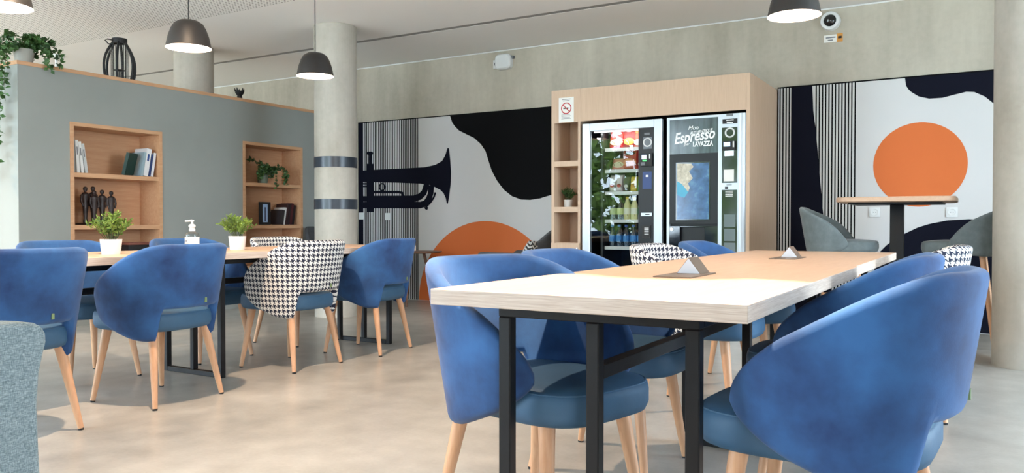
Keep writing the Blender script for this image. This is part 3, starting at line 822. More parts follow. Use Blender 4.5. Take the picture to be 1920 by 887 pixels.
bag('snack_bag', 'orange red snack bag with grey emblem on the top vending shelf', 'snack', xs5[4] - .02, SH[0], .1, .2, colour(206, 66, 36), [(.75, .6, .2, org), (.25, .8, .3, colour(170, 170, 170))], GS)
bag('snack_bag', 'pale pink snack bag on the second vending shelf', 'snack', xs5[0] + .06, SH[1], .15, .12, colour(206, 130, 112), [(.4, .7, .5, cream)], GS, tilt=-.3)
bag('snack_bag', 'large red snack bag on the second vending shelf', 'snack', xs5[2] + .035, SH[1], .16, .2, colour(170, 30, 28), [(.75, .6, .2, colour(60, 20, 20)), (.35, .8, .36, colour(216, 128, 96))], GS)
bag('snack_bag', 'narrow red snack bag with cream foot on the second vending shelf', 'snack', xs5[4] + .012, SH[1], .08, .2, red, [(.25, .8, .3, cream)], GS)
for j, (cm, lab) in enumerate([(colour(214, 208, 204), 'silver white sweet packet with red print'), (colour(222, 214, 210), 'pinkish white sweet packet with red ring'), (colour(60, 50, 52), 'dark chocolate bar packet with pale emblem'), (yel, 'yellow sweet packet'), (grn, 'light green sweet packet')]):
    bag('sweet_packet', lab + ' on the third vending shelf', 'snack', xs5[j], SH[2], .07, .17 if j < 2 else .15, cm, [(.35, .6, .22, [colour(196, 70, 66), colour(196, 60, 60), colour(220, 216, 214), colour(200, 150, 60), colour(210, 230, 190)][j])], 'sweet packets in the vending machine', tilt=-.2)
def bottle(name, label, x, z, h, r, body, cap, labc, group, dep=.15):
    t = thing(name, label, 'bottle', (sn.location.x + x, YF + dep, z), 0, group)
    MB().lathe([(r * .8, 0), (r, .008), (r, h * .55), (r * .92, h * .66), (r * .5, h * .82), (r * .42, h * .9)], 20).build('body', body, t)
    MB().lathe([(r * .5, h * .9), (r * .5, h - .002), (r * .4, h)], 16).build('cap', cap, t)
    MB().lathe([(r * 1.02, h * .25), (r * 1.02, h * .52)], 20).build('paper_label', labc, t)
    return t
for j, (bd, cp_, lb, lab) in enumerate([(M['clear'], colour(60, 130, 70), colour(200, 214, 160), 'clear juice bottle with dark green cap'), (M['clear'], colour(110, 150, 90), colour(206, 216, 150), 'clear juice bottle with light green cap'), (colour(214, 208, 150), colour(214, 192, 70), colour(236, 232, 214), 'lemon drink bottle with yellow cap, beside the clear bottles'), (colour(220, 214, 160), colour(206, 186, 80), colour(232, 232, 220), 'lemon drink bottle with yellow cap, beside the green labelled bottle'), (colour(214, 220, 220), colour(206, 214, 220), colour(46, 140, 70), 'white drink bottle with green label')]):
    bottle('juice_bottle', lab + ', fourth vending shelf', xs5[j] + .01, SH[3], .215, .032, bd, cp_, lb, 'drink bottles in the vending machine')
for j in range(5):
    bottle('water_bottle', ['water bottle with light blue cap beside the black side rack', 'water bottle with light blue cap next to the dark capped ones', 'water bottle with dark blue cap next to the light capped ones', 'water bottle with dark blue cap between two dark capped bottles', 'water bottle with dark blue cap beside the control panel'][j], xs5[j], SH[4], .205, .031, M['water'], colour(120, 170, 220) if j < 2 else colour(50, 80, 170), colour(70, 140, 205), 'water bottles in the vending machine')
for j, (cm, lab) in enumerate([(colour(40, 160, 60), 'green'), (colour(200, 140, 120), 'salmon'), (colour(200, 170, 70), 'yellow')]):
    p = vz(1164 + j * 15.5, 476)
    t = thing('snack_tub', lab + ' lidded snack tub at the bottom of the vending machine', 'snack', (p.x, YF + .17, .445), 0, 'snack tubs in the vending machine')
    MB().lathe([(.026, 0), (.034, .075)], 20).build('tub', cm, t)
    MB().lathe([(.036, .075), (.036, .082), (0, .084)], 20).build('lid', M['white'], t)
MB().box(lx(1127), gB, .09, .5, .432, .445).build('bottom_shelf', M['panel_black'], sn, smooth=False)
l = bpy.data.lights.new('snack_machine_light', 'AREA'); l.shape = 'RECTANGLE'; l.size = .5; l.size_y = .03; l.energy = .9; l.color = (1, .97, .94)
o = bpy.data.objects.new('snack_machine_light', l); C.objects.link(o); o.parent = sn; o.location = (-.05, .06, zt - .02); o.rotation_euler = (R(30), 0, 0)

# ------------------------------------------------------------------ coffee machine
m2a, m2b = vz(1251, 300).x, XC1 - .035
co = thing('coffee_vending_machine', 'black and silver coffee vending machine with espresso lettering', 'vending machine', ((m2a + m2b) / 2, YF, 0))
sn_keep = sn; sn = co
A, B = lx(1251), m2b - co.location.x
sp_('body', 'panel_black', (A + .004, B - .004, .03, D, .02, ZV - .002))
sp_('front_frame', 'silver', (A, lx(1256), -.004, .03, .02, ZV), (lx(1347), lx(1388), -.004, .03, .02, ZV), (lx(1256), lx(1347), -.004, .03, ZV - .02, ZV))
MB().lathe([(.042, 0), (.042, ZV - .02)], 20, (lx(1389) + .004, .035, .02)).build('rounded_edge', M['silver'], co)
ht = lz(1300, 288)
sp_('header_panel', mottled('header_gloss', rgb(40, 52, 58), rgb(88, 104, 108), 2.2, .12, 5, vec=(7, 1, 1.2)), (lx(1256), lx(1347), 0, .03, ht, ZV - .02))
sp_('door_panel', 'panel_black', (lx(1256), lx(1347), -.002, .03, lz(1300, 420), ht))
scr = sp_('display', 'gloss_black', (lx(1268), lx(1332), -.005, -.002, lz(1300, 413), lz(1300, 304)))
def screen_mat():
    t = NT('coast_picture'); v = t.coord('Object', (1, 1, 1))
    n = t.noise(v, 9, 6, .6); sx = t.node('ShaderNodeSeparateXYZ'); t.link(v, sx.inputs[0])
    c = t.ramp(n, [(.3, rgb(26, 52, 92)), (.55, rgb(52, 92, 138)), (.75, rgb(96, 140, 170))])
    t.link(c, t.p.inputs['Base Color']); t.link(c, t.p.inputs['Emission Color']); t.p.inputs['Emission Strength'].default_value = .12; t.p.inputs['Roughness'].default_value = .12
    return t.m
sp_('picture', screen_mat(), (lx(1270.5), lx(1330), -.0065, -.005, lz(1300, 411), lz(1300, 306)), parent=scr)
land = [(1270.5, 307), (1297, 307), (1301, 313), (1293, 322), (1300, 334), (1291, 344), (1294, 352), (1291, 360), (1285, 352), (1279, 345), (1270.5, 340)]
q = MB().slab_xz([(lx(px, py), lz(px, py)) for px, py in land], -.0075, -.0065).build('coast_print', mottled('coast_land', rgb(150, 138, 112), rgb(222, 214, 196), 30, .3), scr, smooth=False)
shal = [(1270.5, 340), (1279, 345), (1285, 352), (1291, 360), (1284, 371), (1270.5, 366)]
MB().slab_xz([(lx(px, py), lz(px, py)) for px, py in shal], -.0072, -.0065).build('shallows_print', colour(40, 150, 185, .2), scr, smooth=False)
# lettering
tz = lambda px, py: (lx(px, py), -.0005, lz(px, py))
text_obj('lettering', 'Mon', .05, tz(1300, 240), M['text_white'], co, shear=.3)
text_obj('lettering', 'AUTHENTIQUE', .036, tz(1315, 247), M['text_white'], co, shear=.2, width=.2, rot=(R(90), R(-6), 0), bold=.0006)
o = text_obj('lettering', 'Espresso', .13, tz(1301, 256), M['text_white'], co, shear=.35, width=.36, rot=(R(90), R(-6), 0), bold=.003)
text_obj('lettering', 'par', .036, tz(1288, 270), M['text_white'], co, shear=.3)
text_obj('lettering', 'LAVAZZA', .058, tz(1318, 270), M['text_white'], co, width=.175, bold=.002)
# dispensing bay
by0, by1 = lz(1300, 480), lz(1300, 424)
sp_('bay_door', 'gloss_black', (lx(1256), lx(1276), -.006, .03, by0 - .35, by1), (lx(1322), lx(1347), -.006, .03, by0 - .35, by1), (lx(1276), lx(1322), -.001, .03, by0 - .35, by0 + .05), (lx(1276), lx(1322), -.004, .03, by1 - .01, by1), bevel=.002)
MB().lathe([(0, -.012), (.016, -.012), (.018, -.006)], 16, (lx(1261), 0, lz(1261, 430)), axis='Y').build('door_lock', M['steel'], co)
sp_('lower_panel', 'panel_black', (lx(1256), lx(1347), -.002, .03, .02, by0 - .352))
# control column
def cpan(nm, mat, y0, y1, px0=1354, px1=1383, d0=-.006, d1=-.004, par=None):
    return sp_(nm, mat, (lx(px0), lx(px1), d0, d1, lz(1368, y1), lz(1368, y0)), parent=par)
cpan('small_label', 'print_grey', 213, 218, 1362, 1375)
lb = cpan('small_label', 'black', 223, 232, 1355, 1383)
cpan('label_line', 'white', 224.5, 226.5, 1362, 1376, -.007, -.006, lb); cpan('label_line', 'white', 229, 231, 1363, 1375, -.007, -.006, lb)
up = cpan('control_panel', 'gloss_black', 239, 343)
MB().tube([(lx(1369) + .036 * math.cos(a), -.008, lz(1369, 249) + .036 * math.sin(a)) for a in [2 * math.pi * i / 28 for i in range(28)]], .007, 6, True).build('ring_print', M['white'], up)
tm = cpan('payment_terminal', 'black', 265, 282, 1357, 1380, -.03, -.006)
cpan('screen', 'screen', 267, 275, 1359, 1371, -.032, -.03, tm)
cpan('card_slot', 'white', 266, 277, 1376, 1378.5, -.033, -.03, tm)
ky = cpan('keypad', 'steel', 283, 293, 1360, 1377, -.02, -.006)
cpan('price_notice', 'paper', 318, 340, 1358, 1377, -.008, -.006)
cpan('coin_slot', 'black', 350, 354, 1360, 1366)
cpan('small_label', 'print_grey', 346, 347.5, 1363, 1373)
lw = cpan('lower_control_panel', 'gloss_black', 356, 480)
for i in range(4): cpan('label_line', 'white', 358 + i * 3, 359.6 + i * 3, 1361, 1375, -.007, -.006, lw)
for i, (ya, yb) in enumerate(((402, 426), (429, 452), (455, 480))): cpan('selection_window', colour(96, 106, 110, .15), ya, yb, 1359, 1380, -.008, -.006, lw)
sn = sn_keep
#PART3

# ------------------------------------------------------------------ bar table and stools
bt = thing('bar_table', 'tall bar table with pale oak top and black pedestal', 'table', (-.53, 6.45, 0))
o = MB().lathe([(.0, 1.068), (.372, 1.068), (.385, 1.074), (.385, 1.1), (.38, 1.105), (0, 1.105)], 48, sx=1, sy=.9, power=8).build('tabletop', M['table_top'], bt, ang=30)
MB().box(-.3, .3, -.26, .26, 1.056, 1.068).build('under_plate', M['black_metal'], bt, smooth=False)
MB().box(-.045, .045, -.045, .045, .02, 1.056).build('pedestal', M['black_metal'], bt, bevel=.006)
MB().box(-.27, .27, -.25, .25, 0, .02).build('base_plate', M['black_metal'], bt, bevel=.006)
STOOL = dict(n=2.6, r=.225, smax=.47, end=.16, th=.038, zmid=.765, sc=lambda z: 1 + .75 * (z - .74),
             zt=lambda q: 1.045 - .20 * (min(1, max(0, q - .04) / .42)) ** 1.7, zb=lambda q: .69 + .02 * smooth(.2, .5, q))
def stool(x, y, deg, label):
    t = thing('bar_stool', label, 'stool', (x, y, 0), R(deg), 'grey bar stools')
    shell(STOOL, 'back_shell', M['grey_fabric'], t)
    cushion('seat', M['grey_fabric'], t, .205, .225, .705, .79, cy=.05)
    legs(t, (.13, .13, .02), (.215, .215, .02), .71, .02, .0125)
    k = .34; a = lerp(.215, .13, k / .71)
    for s in (-1, 1):
        MB().bar((-a, s * a + .02, k), (a, s * a + .02, k), .009, n=10).build('footrest', M['leg_wood'], t)
        MB().bar((s * a, -a + .02, k + .03), (s * a, a + .02, k + .03), .009, n=10).build('footrest', M['leg_wood'], t)
    return t
stool(-.93, 6.45, -90, 'grey upholstered bar stool beside the pale oak vending cabinet')
stool(-.10, 6.55, 88, 'grey upholstered bar stool beside the plain concrete column')

# ------------------------------------------------------------------ lounge chairs, cushion and side table
LOUNGE = dict(n=2.8, r=.36, asp=1.15, smax=.93, end=.10, th=.045, zmid=.46, lean=.40, sc=lambda z: 1 + .25 * (z - .5),
              zt=lambda q: .885 - .255 * smooth(.10, .40, q), zb=lambda q: .33)
def lounge(x, y, deg, label):
    t = thing('lounge_chair', label, 'armchair', (x, y, 0), R(deg), 'charcoal lounge chairs by the mural')
    shell(LOUNGE, 'back_shell', M['dark_grey'], t)
    cushion('seat', M['dark_grey'], t, .31, .37, .33, .45, cy=.03)
    legs(t, (.2, .22, .02), (.27, .28, .02), .335, .02, .012, 'walnut')
    return t
lounge(-4.19, 7.2, 86, 'charcoal lounge chair with a striped cushion in front of the orange sun')
lounge(-6.24, 7.0, -90, 'charcoal lounge chair behind the banded column')
t = thing('cushion', 'black and white striped cushion leaning in the charcoal lounge chair', 'cushion', (-3.95, 7.0, .475)); t.rotation_euler = (0, R(28), R(88))
q = MB(); nn = 10
for side in (1, -1):
    for i in range(nn + 1):
        for j in range(nn + 1):
            u, v = i / nn * 2 - 1, j / nn * 2 - 1; th = .05 * (max(0, 1 - u ** 4) * max(0, 1 - v ** 4)) ** .5
            q.v.append((u * .17 * (1 - .06 * (1 - v * v)), side * th, .17 + v * .17 * (1 - .06 * (1 - u * u))))
o2 = (nn + 1) ** 2
for s_ in (0, 1):
    for i in range(nn):
        for j in range(nn):
            a = s_ * o2 + i * (nn + 1) + j; q.f.append((a, a + nn + 1, a + nn + 2, a + 1))
q.build('cushion_cover', M['zigzag'], t)
t.rotation_euler = (R(35), 0, R(78))
st = thing('side_table', 'round walnut side table in front of the trumpet mural', 'table', (-5.55, 7.25, 0))
MB().lathe([(0, .588), (.30, .588), (.325, .598), (.325, .606), (0, .606)], 40).build('tabletop', M['walnut'], st)
for i in range(3):
    a = R(50 + 120 * i); MB().bar((.12 * math.cos(a), .12 * math.sin(a), .59), (.26 * math.cos(a), .26 * math.sin(a), 0), .018, .011, 12).build('leg', M['walnut'], st)

# heather grey chair in the foreground
ac = thing('heather_armchair', 'heather grey upholstered chair standing beside the blue chairs', 'chair', (-1.61, .49, 0), R(92))
prof = [(-.245, .33), (.245, .33), (.24, .45), (.236, .55), (.234, .62), (.238, .67), (.246, .705), (.25, .72), (.249, .735), (.243, .747), (.232, .753), (.21, .756), (.1, .759), (0, .76)]
prof = prof + [(-x, z) for x, z in prof[::-1][1:-2]]
MB().slab_xz(prof, -.29, -.215).build('backrest', M['heather'], ac, bevel=.018, seg=3)
cushion('seat', M['heather'], ac, .245, .25, .36, .47, cy=.03)
legs(ac, (.19, .19, 0), (.22, .22, 0), .37, .02, .013)

# ------------------------------------------------------------------ plants
def leaf(q, p, d, L, wd, rg):
    d = d.normalized(); s = d.cross(Vector((rg.uniform(-1, 1), rg.uniform(-1, 1), rg.uniform(-.3, 1)))); s.normalize(); nrm = s.cross(d)
    m = p + d * L * .5 + nrm * L * .08
    q.add([p, m - s * wd, p + d * L - nrm * L * .1, m + s * wd], [(0, 1, 2), (0, 2, 3)])
def bush(name_label, cat, loc, pr, ph, fw, fh, nst, mat, seed, group, pot_mat='pot', square=False):
    rg = random.Random(seed); t = thing('potted_plant', name_label, cat, loc, 0, group)
    pw = 5 if square else 2
    MB().lathe([(0, 0), (pr * .82, 0), (pr * .84, .004), (pr, ph), (pr * .92, ph), (pr * .9, ph * .85), (0, ph * .85)], 32, power=pw).build('pot', M[pot_mat], t)
    MB().lathe([(0, ph * .86), (pr * .89, ph * .86)], 24, caps=False, power=pw).build('soil', M['soil'], t)
    q = MB(); st = MB()
    for i in range(nst):
        a = rg.uniform(0, 6.28); r = rg.uniform(.1, 1) ** .7; tip = Vector((fw * r * math.cos(a), fw * r * math.sin(a), ph + fh * (1 - .45 * r * r) * rg.uniform(.75, 1)))
        p0 = Vector((pr * .4 * math.cos(a) * r, pr * .4 * math.sin(a) * r, ph * .86)); p1 = p0.lerp(tip, .5) + Vector((0, 0, fh * .12))
        st.tube([p0, p1, tip], [.0016, .0013, .0008], 4)
        for k in range(20):
            w = .25 + .75 * k / 19; pt = p0.lerp(p1, w * 2) if w < .5 else p1.lerp(tip, w * 2 - 1)
            d = Vector((rg.uniform(-1, 1), rg.uniform(-1, 1), rg.uniform(-.2, 1.1)))
            leaf(q, pt, d + (tip - p0) * 1.5, fh * rg.uniform(.12, .22), fh * .032, rg)
    st.build('stems', M['stem'], t); q.build('foliage', M[mat], t, smooth=False, kind='stuff')
    return t
bush('white pot with bushy light green plant in front of the sculpture shelf', 'plant', (-4.10, 2.66, .75), .056, .082, .12, .155, 34, 'leaf', 3, 'potted plants on the long table')
bush('white pot with bushy light green plant between soap dispenser and houndstooth chairs', 'plant', (-4.10, 3.52, .75), .054, .088, .11, .145, 32, 'leaf', 5, 'potted plants on the long table')
p = onY(1065, 388, YCF + .15)
bush('small dark green plant in white pot inside the cabinet tower', 'plant', (p.x, YCF + .15, zs[3]), .042, .07, .085, .12, 26, 'leaf_dark', 8, None)
def trailing(label, loc, pr, ph, vines, seed, potcol, lsize=.03):
    rg = random.Random(seed); t = thing('trailing_plant', label, 'plant', loc, 0, 'trailing plants on the partition')
    MB().lathe([(0, 0), (pr * .75, 0), (pr, ph), (pr * .92, ph), (pr * .9, ph * .88), (0, ph * .88)], 28).build('pot', potcol, t)
    q = MB(); st = MB()
    for (dx, dy, rise, reach, drop) in vines:
        p0 = Vector((dx * pr * .5, dy * pr * .5, ph * .9)); out = Vector((dx, dy, 0)) * reach; pts = []
        for k in range(9):
            w = k / 8; z = ph * .9 + rise * math.sin(min(1, w * 2.0) * math.pi * .62) - drop * max(0, w - .3) ** 1.3 / (.7 ** 1.3)
            pts.append(p0 + out * (min(1, w * 1.7)) + Vector((rg.uniform(-.008, .008), rg.uniform(-.008, .008), z - p0.z)))
        st.tube(pts, .0018, 4)
        n_ = int(16 + (abs(drop) + reach) * 90)
        for k in range(n_):
            w = rg.random() * 8; i = min(7, int(w)); pt = pts[i].lerp(pts[i + 1], w - i)
            leaf(q, pt, Vector((rg.uniform(-1, 1), rg.uniform(-1, 1), rg.uniform(-.6, .8))), lsize * rg.uniform(.7, 1.4), lsize * .42, rg)
    st.build('vines', M['stem'], t); q.build('foliage', M['leaf_dark'], t, smooth=False, kind='stuff')
    return t
rg = random.Random(21)
yy = onX(497, 330, XP - .1).y
vs = [(rg.uniform(.2, 1), rg.uniform(-1, 1), rg.uniform(.02, .1), rg.uniform(.06, .13), rg.uniform(.02, .14)) for _ in range(12)] + [(.9, .85, .06, .17, .2), (.95, .3, .05, .14, .22), (.8, -.9, .05, .2, .12), (.9, .7, .08, .2, .15), (.3, -.6, .12, .1, .0), (-.2, -.9, .14, .12, -.02), (.2, .4, .1, .1, .03)]
trailing('trailing ivy in a glass green pot on the upper shelf', (XP - .14, yy, 1.3741), .07, .14, vs, 4, colour(120, 136, 120, .3), .034)
yc = y0
vs = [(rg.uniform(-.2, 1), rg.uniform(-1, 1), rg.uniform(.05, .14), rg.uniform(.06, .16), rg.uniform(.0, .16)) for _ in range(16)] + [(1, .5, .08, .17, .24), (1, .7, .07, .2, .2), (.9, .3, .1, .22, .27), (.7, -1, .03, .2, .5), (.3, -1, .03, .2, .8), (.1, -1, .03, .19, 1.0), (-.2, -1, .04, .2, 1.15)]
trailing('trailing plant hanging over the end of the grey partition', (XP - .16, yc + .14, ZP + .032), .085, .13, vs, 9, colour(170, 168, 158), .042)

# ------------------------------------------------------------------ soap dispenser
sd = thing('soap_dispenser', 'clear hand gel bottle with white pump on the table', 'dispenser', (-4.06, 3.15, .75))
MB().lathe([(0, 0), (.036, 0), (.04, .006), (.04, .095), (.036, .108), (.016, .12), (.016, .126)], 28).build('bottle', M['clear'], sd)
MB().lathe([(.0405, .02), (.0405, .088)], 28, caps=False).build('paper_label', M['paper'], sd)
MB().box(-.02, .02, -.0415, -.04, .05, .053).box(-.02, .012, -.0415, -.04, .042, .045).box(-.008, .008, -.0415, -.04, .06, .068).build('label_print', M['print_grey'], sd, smooth=False)
pm = MB().lathe([(.018, .122), (.018, .134), (.012, .14), (.02, .15), (.018, .16), (.007, .164), (.006, .178), (.012, .182), (.012, .188), (0, .19)], 20).build('pump', M['plastic_white'], sd)
MB().bar((0, 0, .185), (-.03, -.025, .181), .006, .0045, 10).build('nozzle', M['plastic_white'], pm)

# ------------------------------------------------------------------ things on top of the partition
XT = XP - .2; ZPT = ZP + .032
d = ray(225, 200); yl = XT * d.y / d.x
ln = thing('lantern', 'black curved slat lantern standing on the grey partition', 'lantern', (XT, yl, ZPT))
MB().lathe([(0, 0), (.13, 0), (.13, .012), (0, .012)], 32).build('base', M['black'], ln)
for i in range(6):
    a = 2 * math.pi * i / 6 + .3; pts = []
    for k in range(11):
        w = k / 10; r = .125 + .048 * math.sin(w * math.pi * .75) - .10 * w ** 1.8; pts.append((r * math.cos(a), r * math.sin(a), .01 + .36 * w))
    MB().tube(pts, [.012] * 11, 8).build('slat', M['black'], ln)
MB().lathe([(.05, .362), (.068, .362), (.068, .41), (.05, .41), (.05, .362)], 32, caps=False).build('top_ring', M['black'], ln)
MB().lathe([(.078, .012), (.078, .36)], 28, caps=False).build('glass_cylinder', M['glass'], ln)
for i in range(4):
    a = math.pi / 2 * i; MB().bar((.06 * math.cos(a), .06 * math.sin(a), .012), (.06 * math.cos(a), .06 * math.sin(a), .362), .004, n=6).build('rod', M['black'], ln)
MB().lathe([(0, .10), (.05, .104), (.05, .11), (0, .11)], 24).lathe([(.008, .012), (.008, .1)], 10).build('candle_holder', M['black'], ln)
MB().tube([(.0, -.065, .385), (-.02, -.11, .39), (-.02, -.135, .375), (-.02, -.10, .345), (0, -.07, .35)], .006, 8).build('handle', M['black'], ln)
d = ray(441, 180); yo = XT * d.y / d.x
on = thing('ornament', 'small black crown shaped ornament on the grey partition', 'ornament', (XT + .07, yo, ZPT))
MB().lathe([(0, 0), (.04, 0), (.03, .02), (.025, .05), (.045, .075), (.048, .1), (.04, .1), (.03, .08), (0, .07)], 24).build('cup', M['black'], on)
for i in range(5):
    a = 2 * math.pi * i / 5; MB().bar((.044 * math.cos(a), .044 * math.sin(a), .098), (.053 * math.cos(a), .053 * math.sin(a), .135), .012, .002, 8).build('point', M['black'], on)

# ------------------------------------------------------------------ books, frames and sculpture in the recesses
def book(label, x, y, z, th, dp, h, col, lean=0, group=None, cat='book', title=None):
    """spine towards +X; thickness along Y; lean tips the top towards +Y"""
    t = thing('book', label, cat, (x, y, z + max(0, th * math.sin(lean)) + .0005), 0, group); t.rotation_euler = (-lean, 0, 0)
    c = .003
    MB().box(-dp, 0, 0, c, 0, h).box(-dp, 0, th - c, th, 0, h).box(-c, 0, c, th - c, 0, h).build('cover', col, t, smooth=False)
    MB().box(-dp + .004, -c, c, th - c, .003, h - .003).build('pages', M['paper'], t, smooth=False)
    if title: MB().box(0, .0006, th * .3, th * .7, h * .55, h * .8).build('spine_label', title, t, smooth=False)
    return t
zA = 1.3745
ya, yb = n1a + .036, n1b - .036
y = ya + .002
BG1 = 'white folders on the upper shelf'; BG2 = 'books on the upper shelf beside the white folders'; BG3 = 'dark books below the ivy'
wl = ['tall white folder against the left side panel', 'white folder with grey spine label next to the tallest folder', 'white folder in the middle of the leaning row', 'grey edged white folder at the end of the leaning row']
for i, (th, h, ln_) in enumerate([(.022, .31, .0), (.028, .29, -.06), (.026, .28, -.1), (.026, .265, -.14)]):
    book(wl[i] + ', upper shelf', XP - .03, y + (0 if i == 0 else .028 * i * .3 + .012), zA + (.0 if i == 0 else .0), th, .2, h, colour(222, 222, 218) if i < 3 else colour(190, 192, 190), ln_, BG1, 'folder', M['print_grey'] if i else None)
    y += th + .003
# right hand group, leaning left
y = None; le = .17
for th, h, col, lab in [(.026, .235, colour(220, 220, 222), 'white book leaning on the side panel of the upper shelf'), (.022, .22, colour(40, 62, 110), 'thin navy book between white books on the upper shelf'), (.05, .27, colour(226, 226, 226), 'thick white book with blue spine mark on the upper shelf'), (.024, .235, colour(150, 170, 178), 'pale blue grey book next to the dark green one')]:
    y = yb - h * math.sin(le) - th * math.cos(le) - .004 if y is None else y - th / math.cos(le) - .003
    book(lab, XP - .03, y, zA, th, .19, h, col, le, BG2, 'book', colour(40, 70, 130) if 'thick' in lab else None)
t = book('dark green hardback leaning open faced on the upper shelf', XP - .04, y - .165, zA, .03, .16, .215, colour(26, 56, 46), .22, BG2, 'book'); t.rotation_euler = (-.24, 0, R(-62)); t.location = (XP - .07, y - .175, zA + .01)
MB().box(-.12, -.06, -.0006, 0, .165, .178).build('title_print', colour(150, 170, 150), t, smooth=False)
# second recess
ya2, yb2 = n2a + .036, n2b - .036; zB = .9055
y = None; le = .16
for th, h, col, lab in [(.03, .23, colour(24, 16, 18), 'black book against the side panel below the ivy'), (.034, .25, colour(70, 20, 26), 'dark red book below the ivy'), (.03, .245, colour(38, 24, 26), 'brown black book next to the dark red one'), (.03, .24, colour(52, 28, 28), 'dark brown tall book in the leaning row below the ivy'), (.02, .2, colour(210, 208, 204), 'thin white leaning book among the dark ones'), (.045, .17, colour(46, 40, 42), 'small dark grey book next to the white one')]:
    y = yb2 - h * math.sin(le) - th * math.cos(le) - .03 if y is None else y - th / math.cos(le) - .004
    book(lab, XP - .04, y, zB, th, .18, h, col, le, BG3)
yf = onX(496, 400, XP - .1).y
fr = thing('photo_frame', 'upright black photo frame with pale blue picture below the ivy', 'picture frame', (XP - .09, yf, zB), R(-8))
MB().box(-.02, 0, -.075, .075, 0, .26).build('frame', M['black'], fr, bevel=.004)
MB().box(0, .0015, -.032, .032, .03, .235).build('picture', colour(150, 176, 210, .2), fr, smooth=False)
MB().box(.0015, .002, -.008, .01, .04, .2).build('picture_figure', colour(40, 50, 80), fr, smooth=False)
# lowest shelf of first recess
zc = NZ0 + .0345
yq = onX(262, 460, XP - .1).y - .05
bx = thing('keepsake_box', 'dark box with reddish lid on the lowest recessed shelf', 'box', (XP - .1, yq, zc))
MB().box(-.08, .08, -.12, .1, 0, .26).build('body', M['black'], bx, bevel=.004); MB().box(-.085, .085, -.125, .105, .26, .285).build('lid', colour(120, 70, 56), bx, bevel=.004)
for i, cl in enumerate([(200, 200, 198), (70, 90, 110), (180, 182, 184)]):
    book(['white', 'slate blue', 'silver grey'][i] + ' slim book beside the keepsake box', XP - .05, yq + .115 + i * .028, zc, .024, .17, .27 - .012 * i, colour(*cl), 0, 'slim books beside the keepsake box')
# sculpture: standing figures on one base
ys = onX(184, 400, XP - .14).y
sc_ = thing('figure_sculpture', 'dark bronze sculpture of a group of standing figures', 'sculpture', (XP - .14, ys, .9055))
MB().box(-.08, .08, -.17, .17, 0, .02).build('base', M['bronze'], sc_, bevel=.003)
def figure(dx, dy, hs):
    z0 = .02; q = MB()
    pr_ = [(.0, 0), (.020, 0), (.022, .02), (.016, .06), (.022, .15), (.03, .24), (.026, .29), (.034, .34), (.036, .37), (.026, .39), (.010, .40), (.010, .41), (.018, .425), (.021, .445), (.017, .465), (0, .475)]
    q.lathe([(r, z * hs / .475) for r, z in pr_], 16, (dx, dy, z0), sx=.72, sy=1.0)
    for s in (-1, 1): q.tube([(dx, dy + s * .034, z0 + hs * .77), (dx + .004, dy + s * .042, z0 + hs * .6), (dx + .012, dy + s * .03, z0 + hs * .46)], [.0105, .0095, .007], 8)
    q.build('figure', M['bronze'], sc_, ang=60)
for dx, dy, hs in ((-.02, -.11, .335), (-.03, -.03, .34), (.03, -.055, .30), (0, .04, .31), (.01, .125, .30)): figure(dx, dy, hs)

# ------------------------------------------------------------------ trees outside the rear windows (seen in the machine glass)
def tree(x, y, h, seed, label):
    rg = random.Random(seed); t = thing('garden_tree', label, 'tree', (x, y, -.2), 0, 'trees outside the rear windows')
    MB().tube([(0, 0, 0), (.05, .03, h * .3), (0, .05, h * .7)], [.12, .09, .04], 10).build('trunk', M['walnut'], t)
    q = MB()
    for i in range(900):
        a = rg.uniform(0, 6.28); w = rg.uniform(-1, 1); rr = math.sqrt(1 - w * w) * rg.uniform(.5, 1) ** .5
        c_ = Vector((rr * math.cos(a) * h * .27, rr * math.sin(a) * h * .27, h * .55 + w * h * .45))
        leaf(q, c_, Vector((rg.uniform(-1, 1), rg.uniform(-1, 1), rg.uniform(-1, .6))), .38, .13, rg)
    q.build('foliage', M['leaf'], t, smooth=False, kind='stuff')
for i, (x, y, h) in enumerate([(-6.0, -8.6, 4.2), (-8.9, -8.0, 4.8)]):
    tree(x, y, h, 30 + i, ['shorter garden tree outside the rear windows', 'taller garden tree outside the rear windows'][i])

# ------------------------------------------------------------------ wall and ceiling fittings
p = onY(947, 117, YB); k_ = (p.y / ray(947, 117).y) / F
em = thing('emergency_light', 'white box fixture high on the concrete wall above the cabinet', 'light fixture', (p.x, YB, p.z))
MB().lathe([(0, -.07), (.085, -.07), (.1, -.055), (.102, -.012), (.102, 0)], 32, axis='Y', power=4, sy=.85).build('housing', M['plastic_white'], em)
MB().box(-.135, -.07, -.04, -.001, -.065, .03).build('side_plate', M['plastic_white'], em, bevel=.005)
MB().box(-.12, -.09, -.0415, -.04, -.03, 0).build('indicator_print', M['print_grey'], em, smooth=False)
MB().box(.09, .125, -.03, -.001, .03, .06).build('cable_clip', M['print_grey'], em, bevel=.003)
p = onY(1558, 41, YB)
cm = thing('wall_camera', 'round white wall camera with dark lens centre', 'camera', (p.x, YB, p.z))
MB().lathe([(.085, 0), (.085, -.04), (.078, -.06), (.055, -.065), (.052, -.055)][::-1], 36, axis='Y', caps=False).build('housing', M['plastic_white'], cm)
dm = MB().lathe([(0, -.085), (.025, -.08), (.045, -.066), (.053, -.05)], 28, axis='Y', caps=False).build('lens', M['gloss_black'], cm)
MB().lathe([(0, -.088), (.008, -.087), (.008, -.084)], 12, (-.012, 0, .0), axis='Y').build('lens_ring', M['steel'], dm)
pa, pb = onY(1545, 67, YB), onY(1569, 78, YB)
wp = thing('wall_notice', 'small white notice with orange pictogram on the concrete wall', 'sign', (pa.x, YB, pb.z))
w_, h_ = pb.x - pa.x, pa.z - pb.z
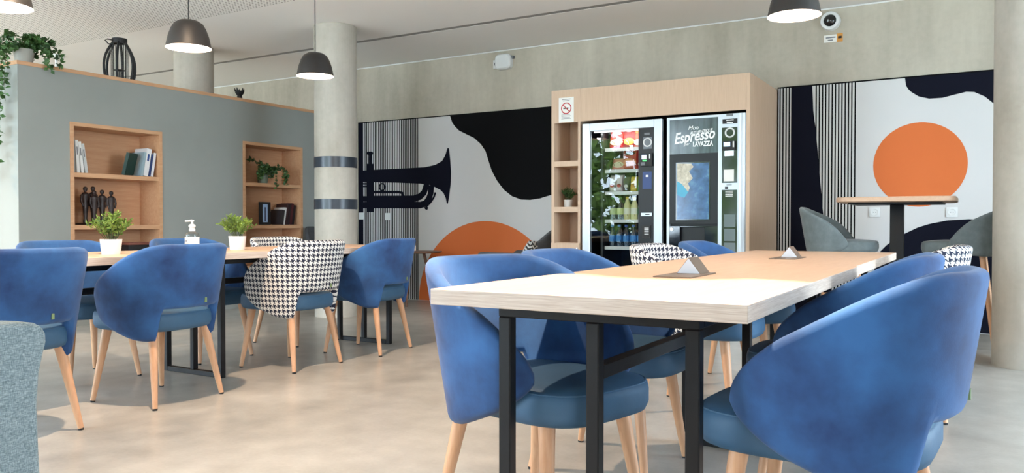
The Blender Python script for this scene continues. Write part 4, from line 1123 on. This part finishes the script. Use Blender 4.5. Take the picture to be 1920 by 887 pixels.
MB().box(0, w_, -.004, -.0005, 0, h_).build('plate', M['paper'], wp, smooth=False)
MB().box(w_ * .15, w_ * .9, -.0045, -.004, h_ * .55, h_ * .72).box(w_ * .3, w_ * .7, -.0045, -.004, h_ * .2, h_ * .36).build('print_lines', M['print_grey'], wp, smooth=False)
MB().box(w_, w_ * 1.46, -.004, -.0005, -.004, h_ + .006).build('pictogram', colour(206, 140, 60), wp, smooth=False)
MB().box(w_ * 1.1, w_ * 1.38, -.0045, -.004, h_ * .4, h_ * .72).build('camera_print', M['black'], wp, smooth=False)
def plate(px, py, label, cat, nm, sock):
    p = onY(px, py, YM)
    t = thing(nm, label, cat, (p.x, YM - .004, p.z), 0)
    MB().box(-.043, .043, -.009, 0, -.043, .043).build('faceplate', M['plastic_white'], t, bevel=.003)
    if sock:
        r = MB().lathe([(.03, -.009), (.031, -.012), (.027, -.012), (.024, -.0095), (0, -.0093)], 28, axis='Y', caps=False).build('socket_well', M['plastic_white'], t)
        for s in (-1, 1): MB().lathe([(0, -.0105), (.0032, -.0105), (.0032, -.009)], 10, (s * .0095, 0, 0), axis='Y').build('pin_hole', M['print_grey'], r)
    else:
        MB().box(-.03, .03, -.012, -.009, -.03, .03).build('rocker', M['plastic_white'], t, bevel=.002)
plate(1640, 398, 'white wall socket on the mural, beside the striped area', 'socket', 'wall_socket', True)
plate(1785, 398, 'white wall socket on the mural, above the navy wave', 'socket', 'wall_socket', True)
plate(728, 406, 'white light switch on the striped part of the trumpet mural', 'switch', 'light_switch', False)
plate(679, 405, 'white light switch on the navy band beside the banded column', 'switch', 'light_switch', False)
p = onZ(105, 104, ZC)
sk = thing('ceiling_sprinkler', 'small white ceiling fitting above the grey partition', 'ceiling fitting', (p.x, p.y, ZC))
MB().lathe([(.09, 0), (.09, -.02), (.05, -.035), (0, -.036)], 24, caps=False).build('rose', M['plastic_white'], sk)
MB().bar((0, 0, -.03), (0, 0, -.2), .012, n=10).build('stem', M['plastic_white'], sk)
